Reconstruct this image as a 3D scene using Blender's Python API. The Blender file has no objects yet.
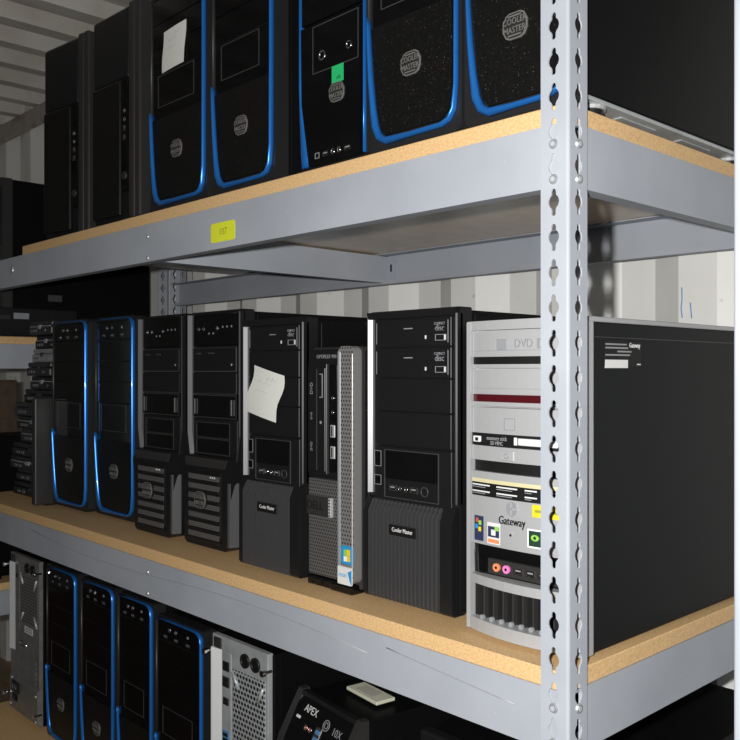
import bpy, bmesh, math, random
from mathutils import Vector, Matrix
random.seed(7)
PI = math.pi
scene = bpy.context.scene
COL = scene.collection

# ------------------------------------------------------------------ camera, light, exposure
ZC = 1.39                       # height of the lens above the container floor
YAW = 0.8163
CAM = Vector((0.572, -0.8515, ZC))
cd = bpy.data.cameras.new('camera'); cd.sensor_width = 36; cd.lens = 866.4 / 740 * 36
cd.clip_start = 0.02; cd.clip_end = 60
camera = bpy.data.objects.new('camera', cd); COL.objects.link(camera)
camera.location = CAM; camera.rotation_euler = (PI / 2, 0, YAW)
scene.camera = camera

world = bpy.data.worlds.new('world'); scene.world = world; world.use_nodes = True
wn = world.node_tree
bg = wn.nodes['Background']; bg.inputs['Color'].default_value = (0.80, 0.90, 1.0, 1); bg.inputs['Strength'].default_value = 0.6

# the photographer's pop-up flash, a hand's width left of the lens and a little above it
fl = bpy.data.lights.new('camera_flash', 'SPOT'); fl.energy = 94; fl.spot_size = math.radians(92); fl.spot_blend = 0.40
fl.shadow_soft_size = 0.012; fl.color = (1.0, 0.985, 0.96)
flo = bpy.data.objects.new('camera_flash', fl); COL.objects.link(flo)
flo.location = CAM + Vector((-0.685 * 0.08, -0.729 * 0.08, 0.03)); flo.rotation_euler = (PI / 2, 0, YAW)

scene.view_settings.view_transform = 'Standard'
try: scene.view_settings.look = 'None'
except Exception: pass
scene.view_settings.gamma = 1; scene.view_settings.use_curve_mapping = False
scene.view_settings.exposure = 0.0

# ------------------------------------------------------------------ materials
def mat(name, col, rough=0.5, metal=0.0, noise=None, bump=None, speck=None, dots=None, spec=0.5, coat=0.0):
    m = bpy.data.materials.new(name); m.use_nodes = True
    n = m.node_tree.nodes; l = m.node_tree.links; b = n['Principled BSDF']
    b.inputs['Base Color'].default_value = (*col, 1); b.inputs['Roughness'].default_value = rough
    b.inputs['Metallic'].default_value = metal; b.inputs['Specular IOR Level'].default_value = spec
    b.inputs['Coat Weight'].default_value = coat
    tc = n.new('ShaderNodeTexCoord'); out = None
    def mix(fac, c2, base):
        x = n.new('ShaderNodeMix'); x.data_type = 'RGBA'; l.new(fac, x.inputs['Factor'])
        if base is None: x.inputs['A'].default_value = (*col, 1)
        else: l.new(base, x.inputs['A'])
        x.inputs['B'].default_value = (*c2, 1); return x.outputs['Result']
    if noise:                                   # (scale, second colour, lo, hi, stretch)
        sc, c2, lo, hi, st = noise
        mp = n.new('ShaderNodeMapping'); mp.inputs['Scale'].default_value = st; l.new(tc.outputs['Object'], mp.inputs['Vector'])
        t = n.new('ShaderNodeTexNoise'); t.inputs['Scale'].default_value = sc; t.inputs['Detail'].default_value = 6
        l.new(mp.outputs['Vector'], t.inputs['Vector'])
        r = n.new('ShaderNodeMapRange'); r.inputs['From Min'].default_value = lo; r.inputs['From Max'].default_value = hi
        l.new(t.outputs['Fac'], r.inputs['Value']); out = mix(r.outputs['Result'], c2, out)
    if speck:                                   # (scale, colour, threshold)
        sc, c2, th = speck
        t = n.new('ShaderNodeTexVoronoi'); t.inputs['Scale'].default_value = sc; l.new(tc.outputs['Object'], t.inputs['Vector'])
        r = n.new('ShaderNodeMapRange'); r.inputs['From Min'].default_value = th; r.inputs['From Max'].default_value = th * 0.5
        l.new(t.outputs['Distance'], r.inputs['Value'])
        g = n.new('ShaderNodeSeparateColor'); l.new(t.outputs['Color'], g.inputs['Color'])
        mm = n.new('ShaderNodeMath'); mm.operation = 'MULTIPLY'; l.new(r.outputs['Result'], mm.inputs[0]); l.new(g.outputs['Red'], mm.inputs[1])
        out = mix(mm.outputs[0], c2, out)
    if dots:                                    # (pitch, radius, colour): staggered perforations on the xz face
        p, rad, c2 = dots
        s = n.new('ShaderNodeSeparateXYZ'); l.new(tc.outputs['Object'], s.inputs[0])
        def M(op, a, bb=None):
            q = n.new('ShaderNodeMath'); q.operation = op
            for i, v in enumerate((a, bb)):
                if v is None: continue
                if isinstance(v, (int, float)): q.inputs[i].default_value = v
                else: l.new(v, q.inputs[i])
            return q.outputs[0]
        zz = M('DIVIDE', s.outputs['Z'], p); row = M('FLOOR', zz)
        off = M('MULTIPLY', M('MODULO', M('ADD', row, 1000.0), 2.0), 0.5)
        xx = M('ADD', M('DIVIDE', s.outputs['X'], p), off)
        fx = M('SUBTRACT', M('SUBTRACT', xx, M('FLOOR', xx)), 0.5); fz = M('SUBTRACT', M('SUBTRACT', zz, row), 0.5)
        d = M('ADD', M('MULTIPLY', fx, fx), M('MULTIPLY', fz, fz))
        sn = n.new('ShaderNodeSeparateXYZ'); l.new(tc.outputs['Normal'], sn.inputs[0])       # holes only on the front face
        out = mix(M('MULTIPLY', M('LESS_THAN', d, rad * rad), M('LESS_THAN', sn.outputs['Y'], -0.7)), c2, out)
    if out is not None: l.new(out, b.inputs['Base Color'])
    if bump:                                    # (scale, strength)
        t = n.new('ShaderNodeTexNoise'); t.inputs['Scale'].default_value = bump[0]; t.inputs['Detail'].default_value = 4
        l.new(tc.outputs['Object'], t.inputs['Vector'])
        bp = n.new('ShaderNodeBump'); bp.inputs['Strength'].default_value = bump[1]; bp.inputs['Distance'].default_value = 0.002
        l.new(t.outputs['Fac'], bp.inputs['Height']); l.new(bp.outputs['Normal'], b.inputs['Normal'])
    return m

M = {}
M['steel'] = mat('grey_rack_paint', (0.42, 0.445, 0.49), 0.5, 0, noise=(6, (0.36, 0.385, 0.43), 0.35, 0.7, (1, 1, 1)), speck=(60, (0.60, 0.61, 0.63), 0.05), bump=(260, 0.05), spec=0.15)
M['board'] = mat('particle_board', (0.80, 0.535, 0.265), 0.6, 0, noise=(260, (0.66, 0.41, 0.185), 0.40, 0.68, (1, 1, 1.4)), speck=(420, (0.34, 0.20, 0.09), 0.26), bump=(420, 0.12))
M['underside'] = mat('board_underside_lit', (0.88, 0.71, 0.53), 0.26, 0, noise=(20, (0.80, 0.63, 0.45), 0.4, 0.7, (1, 1, 1)), bump=(90, 0.04), spec=0.6)  # paler copy of the board: light reflected off the wall put into its colour
M['bolt'] = mat('zinc_bolt', (0.50, 0.51, 0.53), 0.42, 0.6)
M['wall'] = mat('white_container_paint', (0.86, 0.86, 0.83), 0.5, 0, noise=(5, (0.78, 0.775, 0.73), 0.45, 0.75, (1, 1, 0.6)), speck=(17, (0.25, 0.20, 0.16), 0.10))
M['ceil'] = mat('container_roof_paint', (0.70, 0.68, 0.63), 0.55, 0, noise=(4, (0.55, 0.50, 0.43), 0.45, 0.75, (1, 1, 1)), speck=(9, (0.30, 0.17, 0.08), 0.09))
M['rail'] = mat('rust_spotted_rail_paint', (0.46, 0.43, 0.38), 0.6, 0, noise=(14, (0.30, 0.18, 0.10), 0.5, 0.72, (1, 1, 1)))
M['floor'] = mat('container_plywood_floor', (0.34, 0.24, 0.15), 0.7, 0, noise=(7, (0.24, 0.16, 0.10), 0.35, 0.7, (1, 9, 1)))
M['body'] = mat('black_case_steel', (0.006, 0.006, 0.0065), 0.40, 0, speck=(160, (0.04, 0.036, 0.032), 0.10), bump=(500, 0.04), spec=0.07)
M['satin'] = mat('black_satin_plastic', (0.010, 0.010, 0.011), 0.40, spec=0.35)
M['charcoal'] = mat('charcoal_plastic', (0.030, 0.029, 0.029), 0.42, spec=0.4)
M['rail_glare'] = mat('side_rail_glare', (0.22, 0.22, 0.225), 0.42, 0.4)  # pale tone stands in for flash glare on the left rails
M['gloss'] = mat('black_piano_plastic', (0.004, 0.004, 0.0045), 0.07, 0, speck=(210, (0.045, 0.04, 0.034), 0.09))
M['matte'] = mat('dusty_black_plastic', (0.005, 0.005, 0.005), 0.42, 0, noise=(300, (0.011, 0.0105, 0.0095), 0.5, 0.8, (1, 1, 1)), speck=(230, (0.16, 0.15, 0.13), 0.17), spec=0.3)
M['void'] = mat('black_recess', (0.003, 0.003, 0.003), 0.6)
M['dim_glare'] = mat('dim_glare_edge', (0.10, 0.10, 0.105), 0.42, 0.3)  # weaker painted glare, for left rails and a lit block side
M['bezel'] = mat('tower_bezel_plastic', (0.017, 0.017, 0.0175), 0.42, spec=0.35)
M['rib'] = mat('rib_plastic', (0.05, 0.05, 0.052), 0.38)
M['line'] = mat('grey_edge_line', (0.06, 0.06, 0.06), 0.35)
M['blue'] = mat('metallic_blue_trim', (0.022, 0.19, 0.62), 0.30, 0.5, coat=0.4)
M['chrome'] = mat('chrome', (0.75, 0.75, 0.75), 0.18, 1.0)
M['badge'] = mat('brushed_badge_metal', (0.20, 0.195, 0.185), 0.45, 0.3)
M['badge_dark'] = mat('badge_recess', (0.02, 0.02, 0.02), 0.5)
M['paper'] = mat('white_note_paper', (0.78, 0.79, 0.74), 0.8)
M['paper_old'] = mat('cream_paper', (0.66, 0.66, 0.52), 0.8)
M['ink'] = mat('faint_pencil', (0.42, 0.42, 0.42), 0.8)
M['green'] = mat('green_sticker', (0.02, 0.50, 0.16), 0.5)
M['yellow'] = mat('yellow_price_sticker', (0.80, 0.86, 0.04), 0.5)
M['olive'] = mat('pen_on_yellow', (0.30, 0.33, 0.03), 0.6)
M['white'] = mat('white_print', (0.75, 0.75, 0.75), 0.5)
M['greyprint'] = mat('grey_print', (0.28, 0.28, 0.30), 0.5)
M['silver'] = mat('silver_plastic', (0.42, 0.425, 0.435), 0.40, 0.15)
M['silver_dark'] = mat('grey_plastic', (0.30, 0.31, 0.33), 0.4, 0.1)
M['smoke'] = mat('dark_red_window', (0.07, 0.006, 0.010), 0.12)
M['mesh_grey'] = mat('grey_grille_mesh', (0.15, 0.145, 0.14), 0.5, 0.2, dots=(0.0035, 0.30, (0.03, 0.03, 0.03)))
M['perf'] = mat('perforated_silver_front', (0.23, 0.222, 0.218), 0.40, 0.2, dots=(0.0064, 0.27, (0.02, 0.02, 0.02)))
M['perf_dark'] = mat('perforated_grey_front', (0.135, 0.13, 0.128), 0.40, 0.2, dots=(0.0056, 0.30, (0.018, 0.018, 0.018)))
M['galv'] = mat('galvanised_back_plate', (0.52, 0.55, 0.56), 0.42, 0.35, noise=(30, (0.42, 0.44, 0.45), 0.4, 0.7, (1, 1, 1)))
M['galv_dull'] = mat('dull_galvanised_plate', (0.27, 0.27, 0.26), 0.45, 0.4, noise=(30, (0.21, 0.20, 0.19), 0.4, 0.7, (1, 1, 1)))
M['vent'] = mat('perforated_back_vent', (0.52, 0.55, 0.56), 0.42, 0.35, dots=(0.0098, 0.36, (0.006, 0.006, 0.006)))
M['vent_fine'] = mat('fine_perforated_vent', (0.24, 0.23, 0.225), 0.45, 0.3, dots=(0.0085, 0.36, (0.05, 0.045, 0.045)))
M['io'] = mat('bright_port_shield', (0.92, 0.95, 0.95), 0.35, 0.0)
M['usb_blue'] = mat('blue_port', (0.08, 0.22, 0.42), 0.4)
M['red'] = mat('red_sticker', (0.55, 0.10, 0.06), 0.5)
M['hazard'] = mat('yellow_sticker', (0.85, 0.62, 0.02), 0.5)
M['gold'] = mat('pale_gold_print', (0.66, 0.60, 0.36), 0.5)
M['orange'] = mat('orange_jack', (0.85, 0.28, 0.12), 0.4)
M['pink'] = mat('pink_jack', (0.85, 0.22, 0.55), 0.4)
M['sky'] = mat('sky_blue_print', (0.03, 0.30, 0.62), 0.4)
M['lime'] = mat('lime_print', (0.30, 0.62, 0.10), 0.4)
M['navy'] = mat('navy_print', (0.03, 0.04, 0.10), 0.4)
M['grid'] = mat('green_black_print', (0.02, 0.05, 0.03), 0.4)
M['bluecrayon'] = mat('blue_marker', (0.10, 0.30, 0.62), 0.7)
M['side'] = mat('charcoal_side_panel', (0.0105, 0.0112, 0.0125), 0.5, 0, bump=(700, 0.08), speck=(90, (0.03, 0.03, 0.031), 0.05), spec=0.12)

# ------------------------------------------------------------------ mesh helpers
class MB:
    def __init__(s): s.v = []; s.f = []; s.m = []; s.s = []
    def add(s, vs, fs, mi=0, smooth=False):
        o = len(s.v); s.v += [tuple(p) for p in vs]
        for f in fs: s.f.append([i + o for i in f]); s.m.append(mi); s.s.append(smooth)
        return s
    def bm(s, bm, mi=0, smooth=False):
        bmesh.ops.recalc_face_normals(bm, faces=bm.faces[:])
        bm.verts.index_update()
        s.add([v.co for v in bm.verts], [[v.index for v in f.verts] for f in bm.faces], mi, smooth); bm.free(); return s
    def box(s, x0, x1, y0, y1, z0, z1, b=0, mi=0, seg=1):
        if b <= 0:
            vs = [(x, y, z) for x in (x0, x1) for y in (y0, y1) for z in (z0, z1)]
            return s.add(vs, [(0, 1, 3, 2), (4, 6, 7, 5), (0, 4, 5, 1), (2, 3, 7, 6), (0, 2, 6, 4), (1, 5, 7, 3)], mi)
        t = bmesh.new()
        bmesh.ops.create_cube(t, size=1, matrix=Matrix.Translation(((x0 + x1) / 2, (y0 + y1) / 2, (z0 + z1) / 2)) @ Matrix.Diagonal((x1 - x0, y1 - y0, z1 - z0, 1)))
        bmesh.ops.bevel(t, geom=t.edges[:], offset=b, segments=seg, affect='EDGES', profile=0.5)
        return s.bm(t, mi)
    def prism(s, poly, a0, a1, axis='y', mi=0, b=0):
        """poly in the plane across `axis` (xz for y, xy for z, yz for x) swept from a0 to a1"""
        def P(p, a):
            return (p[0], a, p[1]) if axis == 'y' else (p[0], p[1], a) if axis == 'z' else (a, p[0], p[1])
        t = bmesh.new(); n = len(poly)
        A = [t.verts.new(P(p, a0)) for p in poly]; B = [t.verts.new(P(p, a1)) for p in poly]
        t.faces.new(A); t.faces.new(B[::-1])
        for i in range(n): t.faces.new((A[i], B[i], B[(i + 1) % n], A[(i + 1) % n]))
        if b: bmesh.ops.bevel(t, geom=[e for e in t.edges if abs((P((0, 0), 1)[0] and e.verts[0].co.x - e.verts[1].co.x) or 0) >= 0 and all(v in A for v in e.verts)], offset=b, segments=2, affect='EDGES')
        return s.bm(t, mi)
    def cyl(s, c, r, h, axis='y', n=14, mi=0, r2=None, sz=1.0):
        """cylinder from c along +axis by h; r2 = far radius; sz squashes the second cross axis"""
        r2 = r if r2 is None else r2; vs = []
        for k, (rr, a) in enumerate(((r, 0), (r2, h))):
            for i in range(n):
                p, q = rr * math.cos(2 * PI * i / n), rr * math.sin(2 * PI * i / n) * sz
                vs.append((c[0] + p, c[1] + a, c[2] + q) if axis == 'y' else (c[0] + p, c[1] + q, c[2] + a) if axis == 'z' else (c[0] + a, c[1] + p, c[2] + q))
        t = bmesh.new(); V = [t.verts.new(v) for v in vs]
        t.faces.new(V[:n]); t.faces.new(V[n:])
        for i in range(n): t.faces.new((V[i], V[(i + 1) % n], V[n + (i + 1) % n], V[n + i]))
        return s.bm(t, mi)
    def ring(s, c, ro, ri, h, n=18, mi=0):
        t = bmesh.new()
        L = []
        for (r, y) in ((ro, 0), (ro, -h), (ri, -h), (ri, 0)):
            L.append([t.verts.new((c[0] + r * math.cos(2 * PI * i / n), c[1] + y, c[2] + r * math.sin(2 * PI * i / n))) for i in range(n)])
        for k in range(4):
            for i in range(n): t.faces.new((L[k][i], L[k][(i + 1) % n], L[(k + 1) % 4][(i + 1) % n], L[(k + 1) % 4][i]))
        return s.bm(t, mi, True)
    def tube(s, pts, r, n=8, mi=0):
        pts = [Vector(p) for p in pts]; t = bmesh.new(); R = []
        for i, p in enumerate(pts):
            d = (pts[min(i + 1, len(pts) - 1)] - pts[max(i - 1, 0)]).normalized()
            a = d.cross(Vector((0.13, 0.2, 0.97)) if abs(d.z) < 0.9 else Vector((1, 0, 0))).normalized(); b = d.cross(a)
            R.append([t.verts.new(p + (a * math.cos(2 * PI * k / n) + b * math.sin(2 * PI * k / n)) * r) for k in range(n)])
        for i in range(len(R) - 1):
            for k in range(n): t.faces.new((R[i][k], R[i][(k + 1) % n], R[i + 1][(k + 1) % n], R[i + 1][k]))
        t.faces.new(R[0]); t.faces.new(R[-1]); return s.bm(t, mi, True)
    def ribbon(s, path, y0, y1, mi=0, n=6):
        """raised half-round strip on the xz face; path = (x, z, half width)"""
        t = bmesh.new(); R = []
        P = [Vector((p[0], 0, p[1])) for p in path]
        for i, p in enumerate(P):
            d = (P[min(i + 1, len(P) - 1)] - P[max(i - 1, 0)]).normalized(); nn = Vector((-d.z, 0, d.x)); w = path[i][2]
            row = []
            for k in range(n + 1):
                a = PI * k / n
                row.append(t.verts.new(p + nn * (w * math.cos(a)) + Vector((0, y0 + (y1 - y0) * math.sin(a), 0))))
            R.append(row)
        for i in range(len(R) - 1):
            for k in range(n): t.faces.new((R[i][k], R[i][k + 1], R[i + 1][k + 1], R[i + 1][k]))
            t.faces.new((R[i][n], R[i][0], R[i + 1][0], R[i + 1][n]))
        t.faces.new(R[0]); t.faces.new(R[-1]); return s.bm(t, mi, True)
    def text(s, body, size, c, face='-y', mi=0, sx=1.0, ex=0.0003, rot=0.0, bold=0.0):
        vs, fs = text_mesh(body)
        o = []
        for v in vs:
            x, y = v[0] * size * sx, v[1] * size
            x, y = x * math.cos(rot) - y * math.sin(rot), x * math.sin(rot) + y * math.cos(rot)
            d = v[2] * ex
            if face == '-y': o.append((c[0] + x, c[1] - d, c[2] + y))
            elif face == '+x': o.append((c[0] + d, c[1] + x, c[2] + y))
            else: o.append((c[0] + x, c[1] + y, c[2] + d))
        return s.add(o, fs, mi)
    def build(s, name, mats, parent=None, loc=None):
        me = bpy.data.meshes.new(name); me.from_pydata(s.v, [], s.f)
        if not isinstance(mats, (list, tuple)): mats = [mats]
        for m in mats: me.materials.append(M[m] if isinstance(m, str) else m)
        me.polygons.foreach_set('material_index', s.m); me.polygons.foreach_set('use_smooth', s.s); me.update()
        o = bpy.data.objects.new(name, me); COL.objects.link(o)
        if parent is not None: o.parent = parent
        if loc is not None: o.location = loc
        return o

_tc = {}
def text_mesh(body):
    if body in _tc: return _tc[body]
    c = bpy.data.curves.new('lettering', 'FONT'); c.body = body; c.size = 1; c.align_x = 'CENTER'; c.align_y = 'CENTER'; c.extrude = 0.5; c.resolution_u = 2
    o = bpy.data.objects.new('lettering', c); COL.objects.link(o); bpy.context.view_layer.update()
    me = bpy.data.meshes.new_from_object(o.evaluated_get(bpy.context.evaluated_depsgraph_get()))
    r = ([(v.co.x, v.co.y, v.co.z + 0.5) for v in me.vertices], [list(p.vertices) for p in me.polygons])
    bpy.data.objects.remove(o); bpy.data.curves.remove(c); bpy.data.meshes.remove(me)
    _tc[body] = r; return r

def tag(o, label, cat, group=None):
    o['label'] = label; o['category'] = cat
    if group: o['group'] = group
    return o
def thing(name, label, cat, loc, rz=0.0, group=None):
    o = bpy.data.objects.new(name, None); COL.objects.link(o); o.location = loc; o.rotation_euler = (0, 0, rz)
    o.empty_display_size = 0.05
    return tag(o, label, cat, group)
def structure(o): o['kind'] = 'structure'; return o
def same(name, me_obj, parent, loc, rz=0.0):
    o = me_obj.copy(); o.name = name; COL.objects.link(o); o.parent = parent; o.location = loc; o.rotation_euler = (0, 0, rz); return o
def rrect(x0, x1, z0, z1, r, n=4):
    P = []
    for cx, cz, a0 in ((x1 - r, z1 - r, 0), (x0 + r, z1 - r, PI / 2), (x0 + r, z0 + r, PI), (x1 - r, z0 + r, 1.5 * PI)):
        for k in range(n + 1):
            a = a0 + PI / 2 * k / n; P.append((cx + r * math.cos(a), cz + r * math.sin(a)))
    return P

# ------------------------------------------------------------------ container shell
def corrugated(name, m, xs0, xs1, per, prof, a0, a1, axis, phase, flip=1):
    """sheet folded along x; prof = [(fraction of the period, offset)]; axis 'z' stands it up, 'y' lays it flat"""
    P = []; k = math.floor((xs0 - phase) / per) - 1
    while phase + k * per < xs1 + per:
        for fr, off in prof: P.append((phase + (k + fr) * per, off))
        k += 1
    P = [p for p in P if xs0 <= p[0] <= xs1]
    b = MB(); n = len(P); vs = []
    for x, off in P:
        if axis == 'z': vs += [(x, off, a0), (x, off, a1)]
        else: vs += [(x, a0, off), (x, a1, off)]
    b.add(vs, [(2 * i, 2 * i + 2, 2 * i + 3, 2 * i + 1) for i in range(n - 1)])
    o = b.build(name, m); md = o.modifiers.new('thickness', 'SOLIDIFY'); md.thickness = 0.002 * flip; md.offset = 0
    return structure(o)
XL, XR, YB, YF, ZT = -4.75, 4.3, 0.74, -1.80, ZC + 1.20
corrugated('wall_back', 'wall', XL, XR, 0.29, [(0.0, 0.76), (0.26, 0.76), (0.5, 0.72), (0.76, 0.72)], 0.0, ZT + 0.05, 'z', -0.849 - 0.11)
corrugated('wall_front', 'wall', XL, XR, 0.29, [(0.0, YF - 0.02), (0.26, YF - 0.02), (0.5, YF + 0.02), (0.76, YF + 0.02)], 0.0, ZT + 0.05, 'z', 0.0)
corrugated('ceiling', 'ceil', XL, XR, 0.215, [(0.0, ZT + 0.022), (0.48, ZT + 0.022), (0.58, ZT - 0.022), (0.84, ZT - 0.022)], YF - 0.03, YB + 0.03, 'y', 0.03)
wb = bpy.data.objects['wall_back']
for pts in ([(-0.227, 0.158), (-0.2265, 0.135), (-0.2285, 0.118), (-0.226, 0.100)], [(-0.210, 0.128), (-0.2085, 0.112), (-0.207, 0.098)]):
    MB().tube([(x, 0.7185, ZC + z) for x, z in pts], 0.0011, 5).build('marker_stroke', 'bluecrayon', wb)
structure(MB().box(XL - 0.02, XR + 0.3, YF - 0.05, YB + 0.05, -0.05, 0.0).build('floor', 'floor'))
wl = MB()
for k in range(10): wl.box(XL - 0.03, XL + 0.0 + (0.03 if k % 2 else 0), YF + 0.02 + k * 0.278, YF + 0.02 + (k + 1) * 0.278, 0, ZT + 0.05)
structure(wl.build('wall_left', 'wall'))
structure(MB().box(XL, XR, YB - 0.045, YB - 0.022, ZT - 0.115, ZT - 0.03, 0.006).build('trim_1', 'rail'))
structure(MB().box(XL, XR, YF + 0.022, YF + 0.045, ZT - 0.115, ZT - 0.03, 0.006).build('trim_2', 'rail'))

# ------------------------------------------------------------------ shelving racks
PIT = 0.0412; FW = 0.0387
KEY = [(0.0, 0.0160), (0.0022, 0.0150), (0.0032, 0.0125), (0.0032, 0.0085), (0.0055, 0.0064), (0.0072, 0.0030), (0.0074, -0.0005), (0.0062, -0.0040), (0.0038, -0.0066), (0.0028, -0.0090), (0.0028, -0.0140), (0.0016, -0.0156)]
KEY = KEY + [(0.0, -0.0160)] + [(-x, z) for x, z in KEY[:0:-1]]
def post_mesh(z0, z1):
    """slotted angle post: outer corner at the origin, flanges along -x and +y, outer faces at y=0 and x=0"""
    t = bmesh.new()
    c0, c1, cm = 0.0035, FW, 0.0205
    def module(zb, zt, zc):
        o = [(-c0, zb), (-c1, zb), (-c1, zt), (-c0, zt)]
        vs = [t.verts.new((x, 0, z)) for x, z in o]; hs = [t.verts.new((-cm + x, 0, zc + z)) for x, z in KEY]
        es = [t.edges.new((vs[i], vs[(i + 1) % 4])) for i in range(4)] + [t.edges.new((hs[i], hs[(i + 1) % len(hs)])) for i in range(len(hs))]
        bmesh.ops.triangle_fill(t, edges=es, use_beauty=True)
    zc = math.ceil((z0 - 0.2785) / PIT + 0.5) * PIT + 0.2785
    zs = zc - PIT / 2
    vs = [t.verts.new(p) for p in ((-c0, 0, z0), (-c1, 0, z0), (-c1, 0, zs), (-c0, 0, zs))]; t.faces.new(vs)
    while zc + PIT / 2 < z1: module(zc - PIT / 2, zc + PIT / 2, zc); zc += PIT
    ze = zc - PIT / 2
    vs = [t.verts.new(p) for p in ((-c0, 0, ze), (-c1, 0, ze), (-c1, 0, z1), (-c0, 0, z1))]; t.faces.new(vs)
    bmesh.ops.remove_doubles(t, verts=t.verts[:], dist=1e-5)
    t.verts.index_update(); V = [v.co.copy() for v in t.verts]; F = [[v.index for v in f.verts] for f in t.faces]; t.free()
    def side(V, F, nrm):
        u = bmesh.new(); B = [u.verts.new(v) for v in V]
        for f in F:
            a = u.faces.new([B[i] for i in f]); a.normal_update()
            if a.normal.dot(nrm) < 0: a.normal_flip()
        r = bmesh.ops.extrude_face_region(u, geom=u.faces[:])
        bmesh.ops.translate(u, verts=[g for g in r['geom'] if isinstance(g, bmesh.types.BMVert)], vec=nrm * -0.002)
        return u
    mb = MB()
    mb.bm(side(V, F, Vector((0, -1, 0))))
    mb.bm(side([Vector((0, -v.x, v.z)) for v in V], F, Vector((1, 0, 0))))
    # rounded fold between the flanges
    arc = [(-c0 + c0 * math.sin(a), c0 - c0 * math.cos(a)) for a in [PI / 2 * k / 5 for k in range(6)]]
    vs = [(x, y, z) for x, y in arc for z in (z0, z1)]
    mb.add(vs, [(2 * i, 2 * i + 2, 2 * i + 3, 2 * i + 1) for i in range(5)], 0, True)
    return mb
def bolts(parent, zs, dirs=('f', 's')):
    for z in zs:
        for d in dirs:
            b = MB()
            if d == 'f':
                b.cyl((-0.0205, 0.0, z), 0.0062, -0.0022, 'y', 16, 0, 0.0050); b.cyl((-0.0205, -0.0022, z), 0.0030, -0.0006, 'y', 10, 1)
            else:
                b.cyl((0.0, 0.0205, z), 0.0062, 0.0022, 'x', 16, 0, 0.0050); b.cyl((0.0022, 0.0205, z), 0.0030, 0.0006, 'x', 10, 1)
            b.build('bolt', ['bolt', 'steel'], parent)
def beam(parent, L, z0, z1, loc, rz):
    """folded channel: outer face at y=0 looking to -y, lips turned inwards"""
    b = MB()
    b.box(0, L, 0, 0.002, z0, z1); b.box(0, L, 0.002, 0.022, z0, z0 + 0.002); b.box(0, L, 0.002, 0.036, z1 - 0.0025, z1 - 0.0005)
    b.box(0, L, 0.020, 0.022, z0 + 0.002, z0 + 0.009)
    o = b.build('beam', 'steel', parent); o.location = loc; o.rotation_euler = (0, 0, rz); return o
BH = 0.0741; BT = 0.0222
DEP = 0.678; RL = 1.990
LEV = {'top': 0.2879, 'mid': -0.3747, 'low': -0.984}
def rack(loc, length, levels, label, which='all'):
    r = thing('shelving_rack', label, 'shelving rack', loc)
    pm = post_mesh(-loc[2], 0.61)
    p = pm.build('post', 'steel', r); p.location = (0.002, -0.002, 0)
    posts = [p]
    if which == 'post': return r, posts
    for (x, y, a) in ((0.002, DEP + 0.002, PI / 2), (-length - 0.002, DEP + 0.002, PI), (-length - 0.002, -0.002, 1.5 * PI)):
        posts.append(same('post', p, r, (x, y, 0), a))
    for z in levels:
        front = beam(r, length, z - BH, z, (-length, 0.0003, 0), 0)
        beam(r, length, z - BH, z, (0, DEP - 0.0003, 0), PI)
        beam(r, DEP - 0.05, z - BH, z, (-0.0003, 0.025, 0), PI / 2)
        if z < 0.1: beam(r, DEP - 0.05, z - BH, z, (-length + 0.0003, DEP - 0.025, 0), -PI / 2)
        # depth brace half way along, with its hooked end plates
        b = MB(); xm = -length / 2 + 0.012
        b.box(xm - 0.002, xm, 0.003, DEP - 0.003, z - BH + 0.004, z - 0.004); b.box(xm - 0.03, xm - 0.002, 0.03, DEP - 0.03, z - 0.006, z - 0.004)
        b.box(xm - 0.02, xm - 0.002, 0.003, DEP - 0.003, z - BH + 0.004, z - BH + 0.006)
        b.box(xm, xm + 0.024, DEP - 0.006, DEP - 0.0035, z - BH + 0.003, z - 0.014)
        b.box(xm, xm + 0.024, 0.0035, 0.006, z - BH + 0.003, z - 0.014)
        b.box(xm + 0.009, xm + 0.014, DEP - 0.0072, DEP - 0.006, z - 0.042, z - 0.024, mi=1)
        b.build('brace', ['steel', 'void'], r)
        for dz in (0.0245, 0.0665):
            MB().cyl((-length / 2 + 0.02, 0.0003, z - dz), 0.0042, -0.0018, 'y', 12, 0, 0.003).build('rivet', 'bolt', r)
    return r, posts
def board(x0, x1, z, label, y0=0.001, y1=DEP - 0.004, loc=(0, 0, ZC)):
    b = MB().box(x0, x1, 0, y1 - y0, 0, BT, 0.0012)
    zmin = min(v[2] for v in b.v)
    for i, f in enumerate(b.f):
        if all(b.v[k][2] < zmin + 1e-5 for k in f): b.m[i] = 1
    o = b.build('shelf_board', ['board', 'underside']); o.location = (loc[0], loc[1] + y0, loc[2] + z)
    return tag(o, label, 'shelf board', 'particle board shelves')

main, posts = rack((0, 0, ZC), RL, [LEV['top'], LEV['mid'], LEV['low']], 'grey steel boltless shelving rack carrying three loaded particle board shelves')
bolts(posts[0], [LEV['top'] - 0.0239 - 0.0412 * k for k in (0, 1)] + [LEV['mid'] - 0.0203 - 0.0412 * k for k in (0, 1)])
bolts(posts[3], [LEV['top'] - 0.0239])
# big rivet where the top front beam meets the far post
MB().cyl((-1.672, 0.0003, LEV['top'] - 0.032), 0.010, -0.003, 'y', 16, 0, 0.0085).build('rivet', 'bolt', main)
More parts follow.
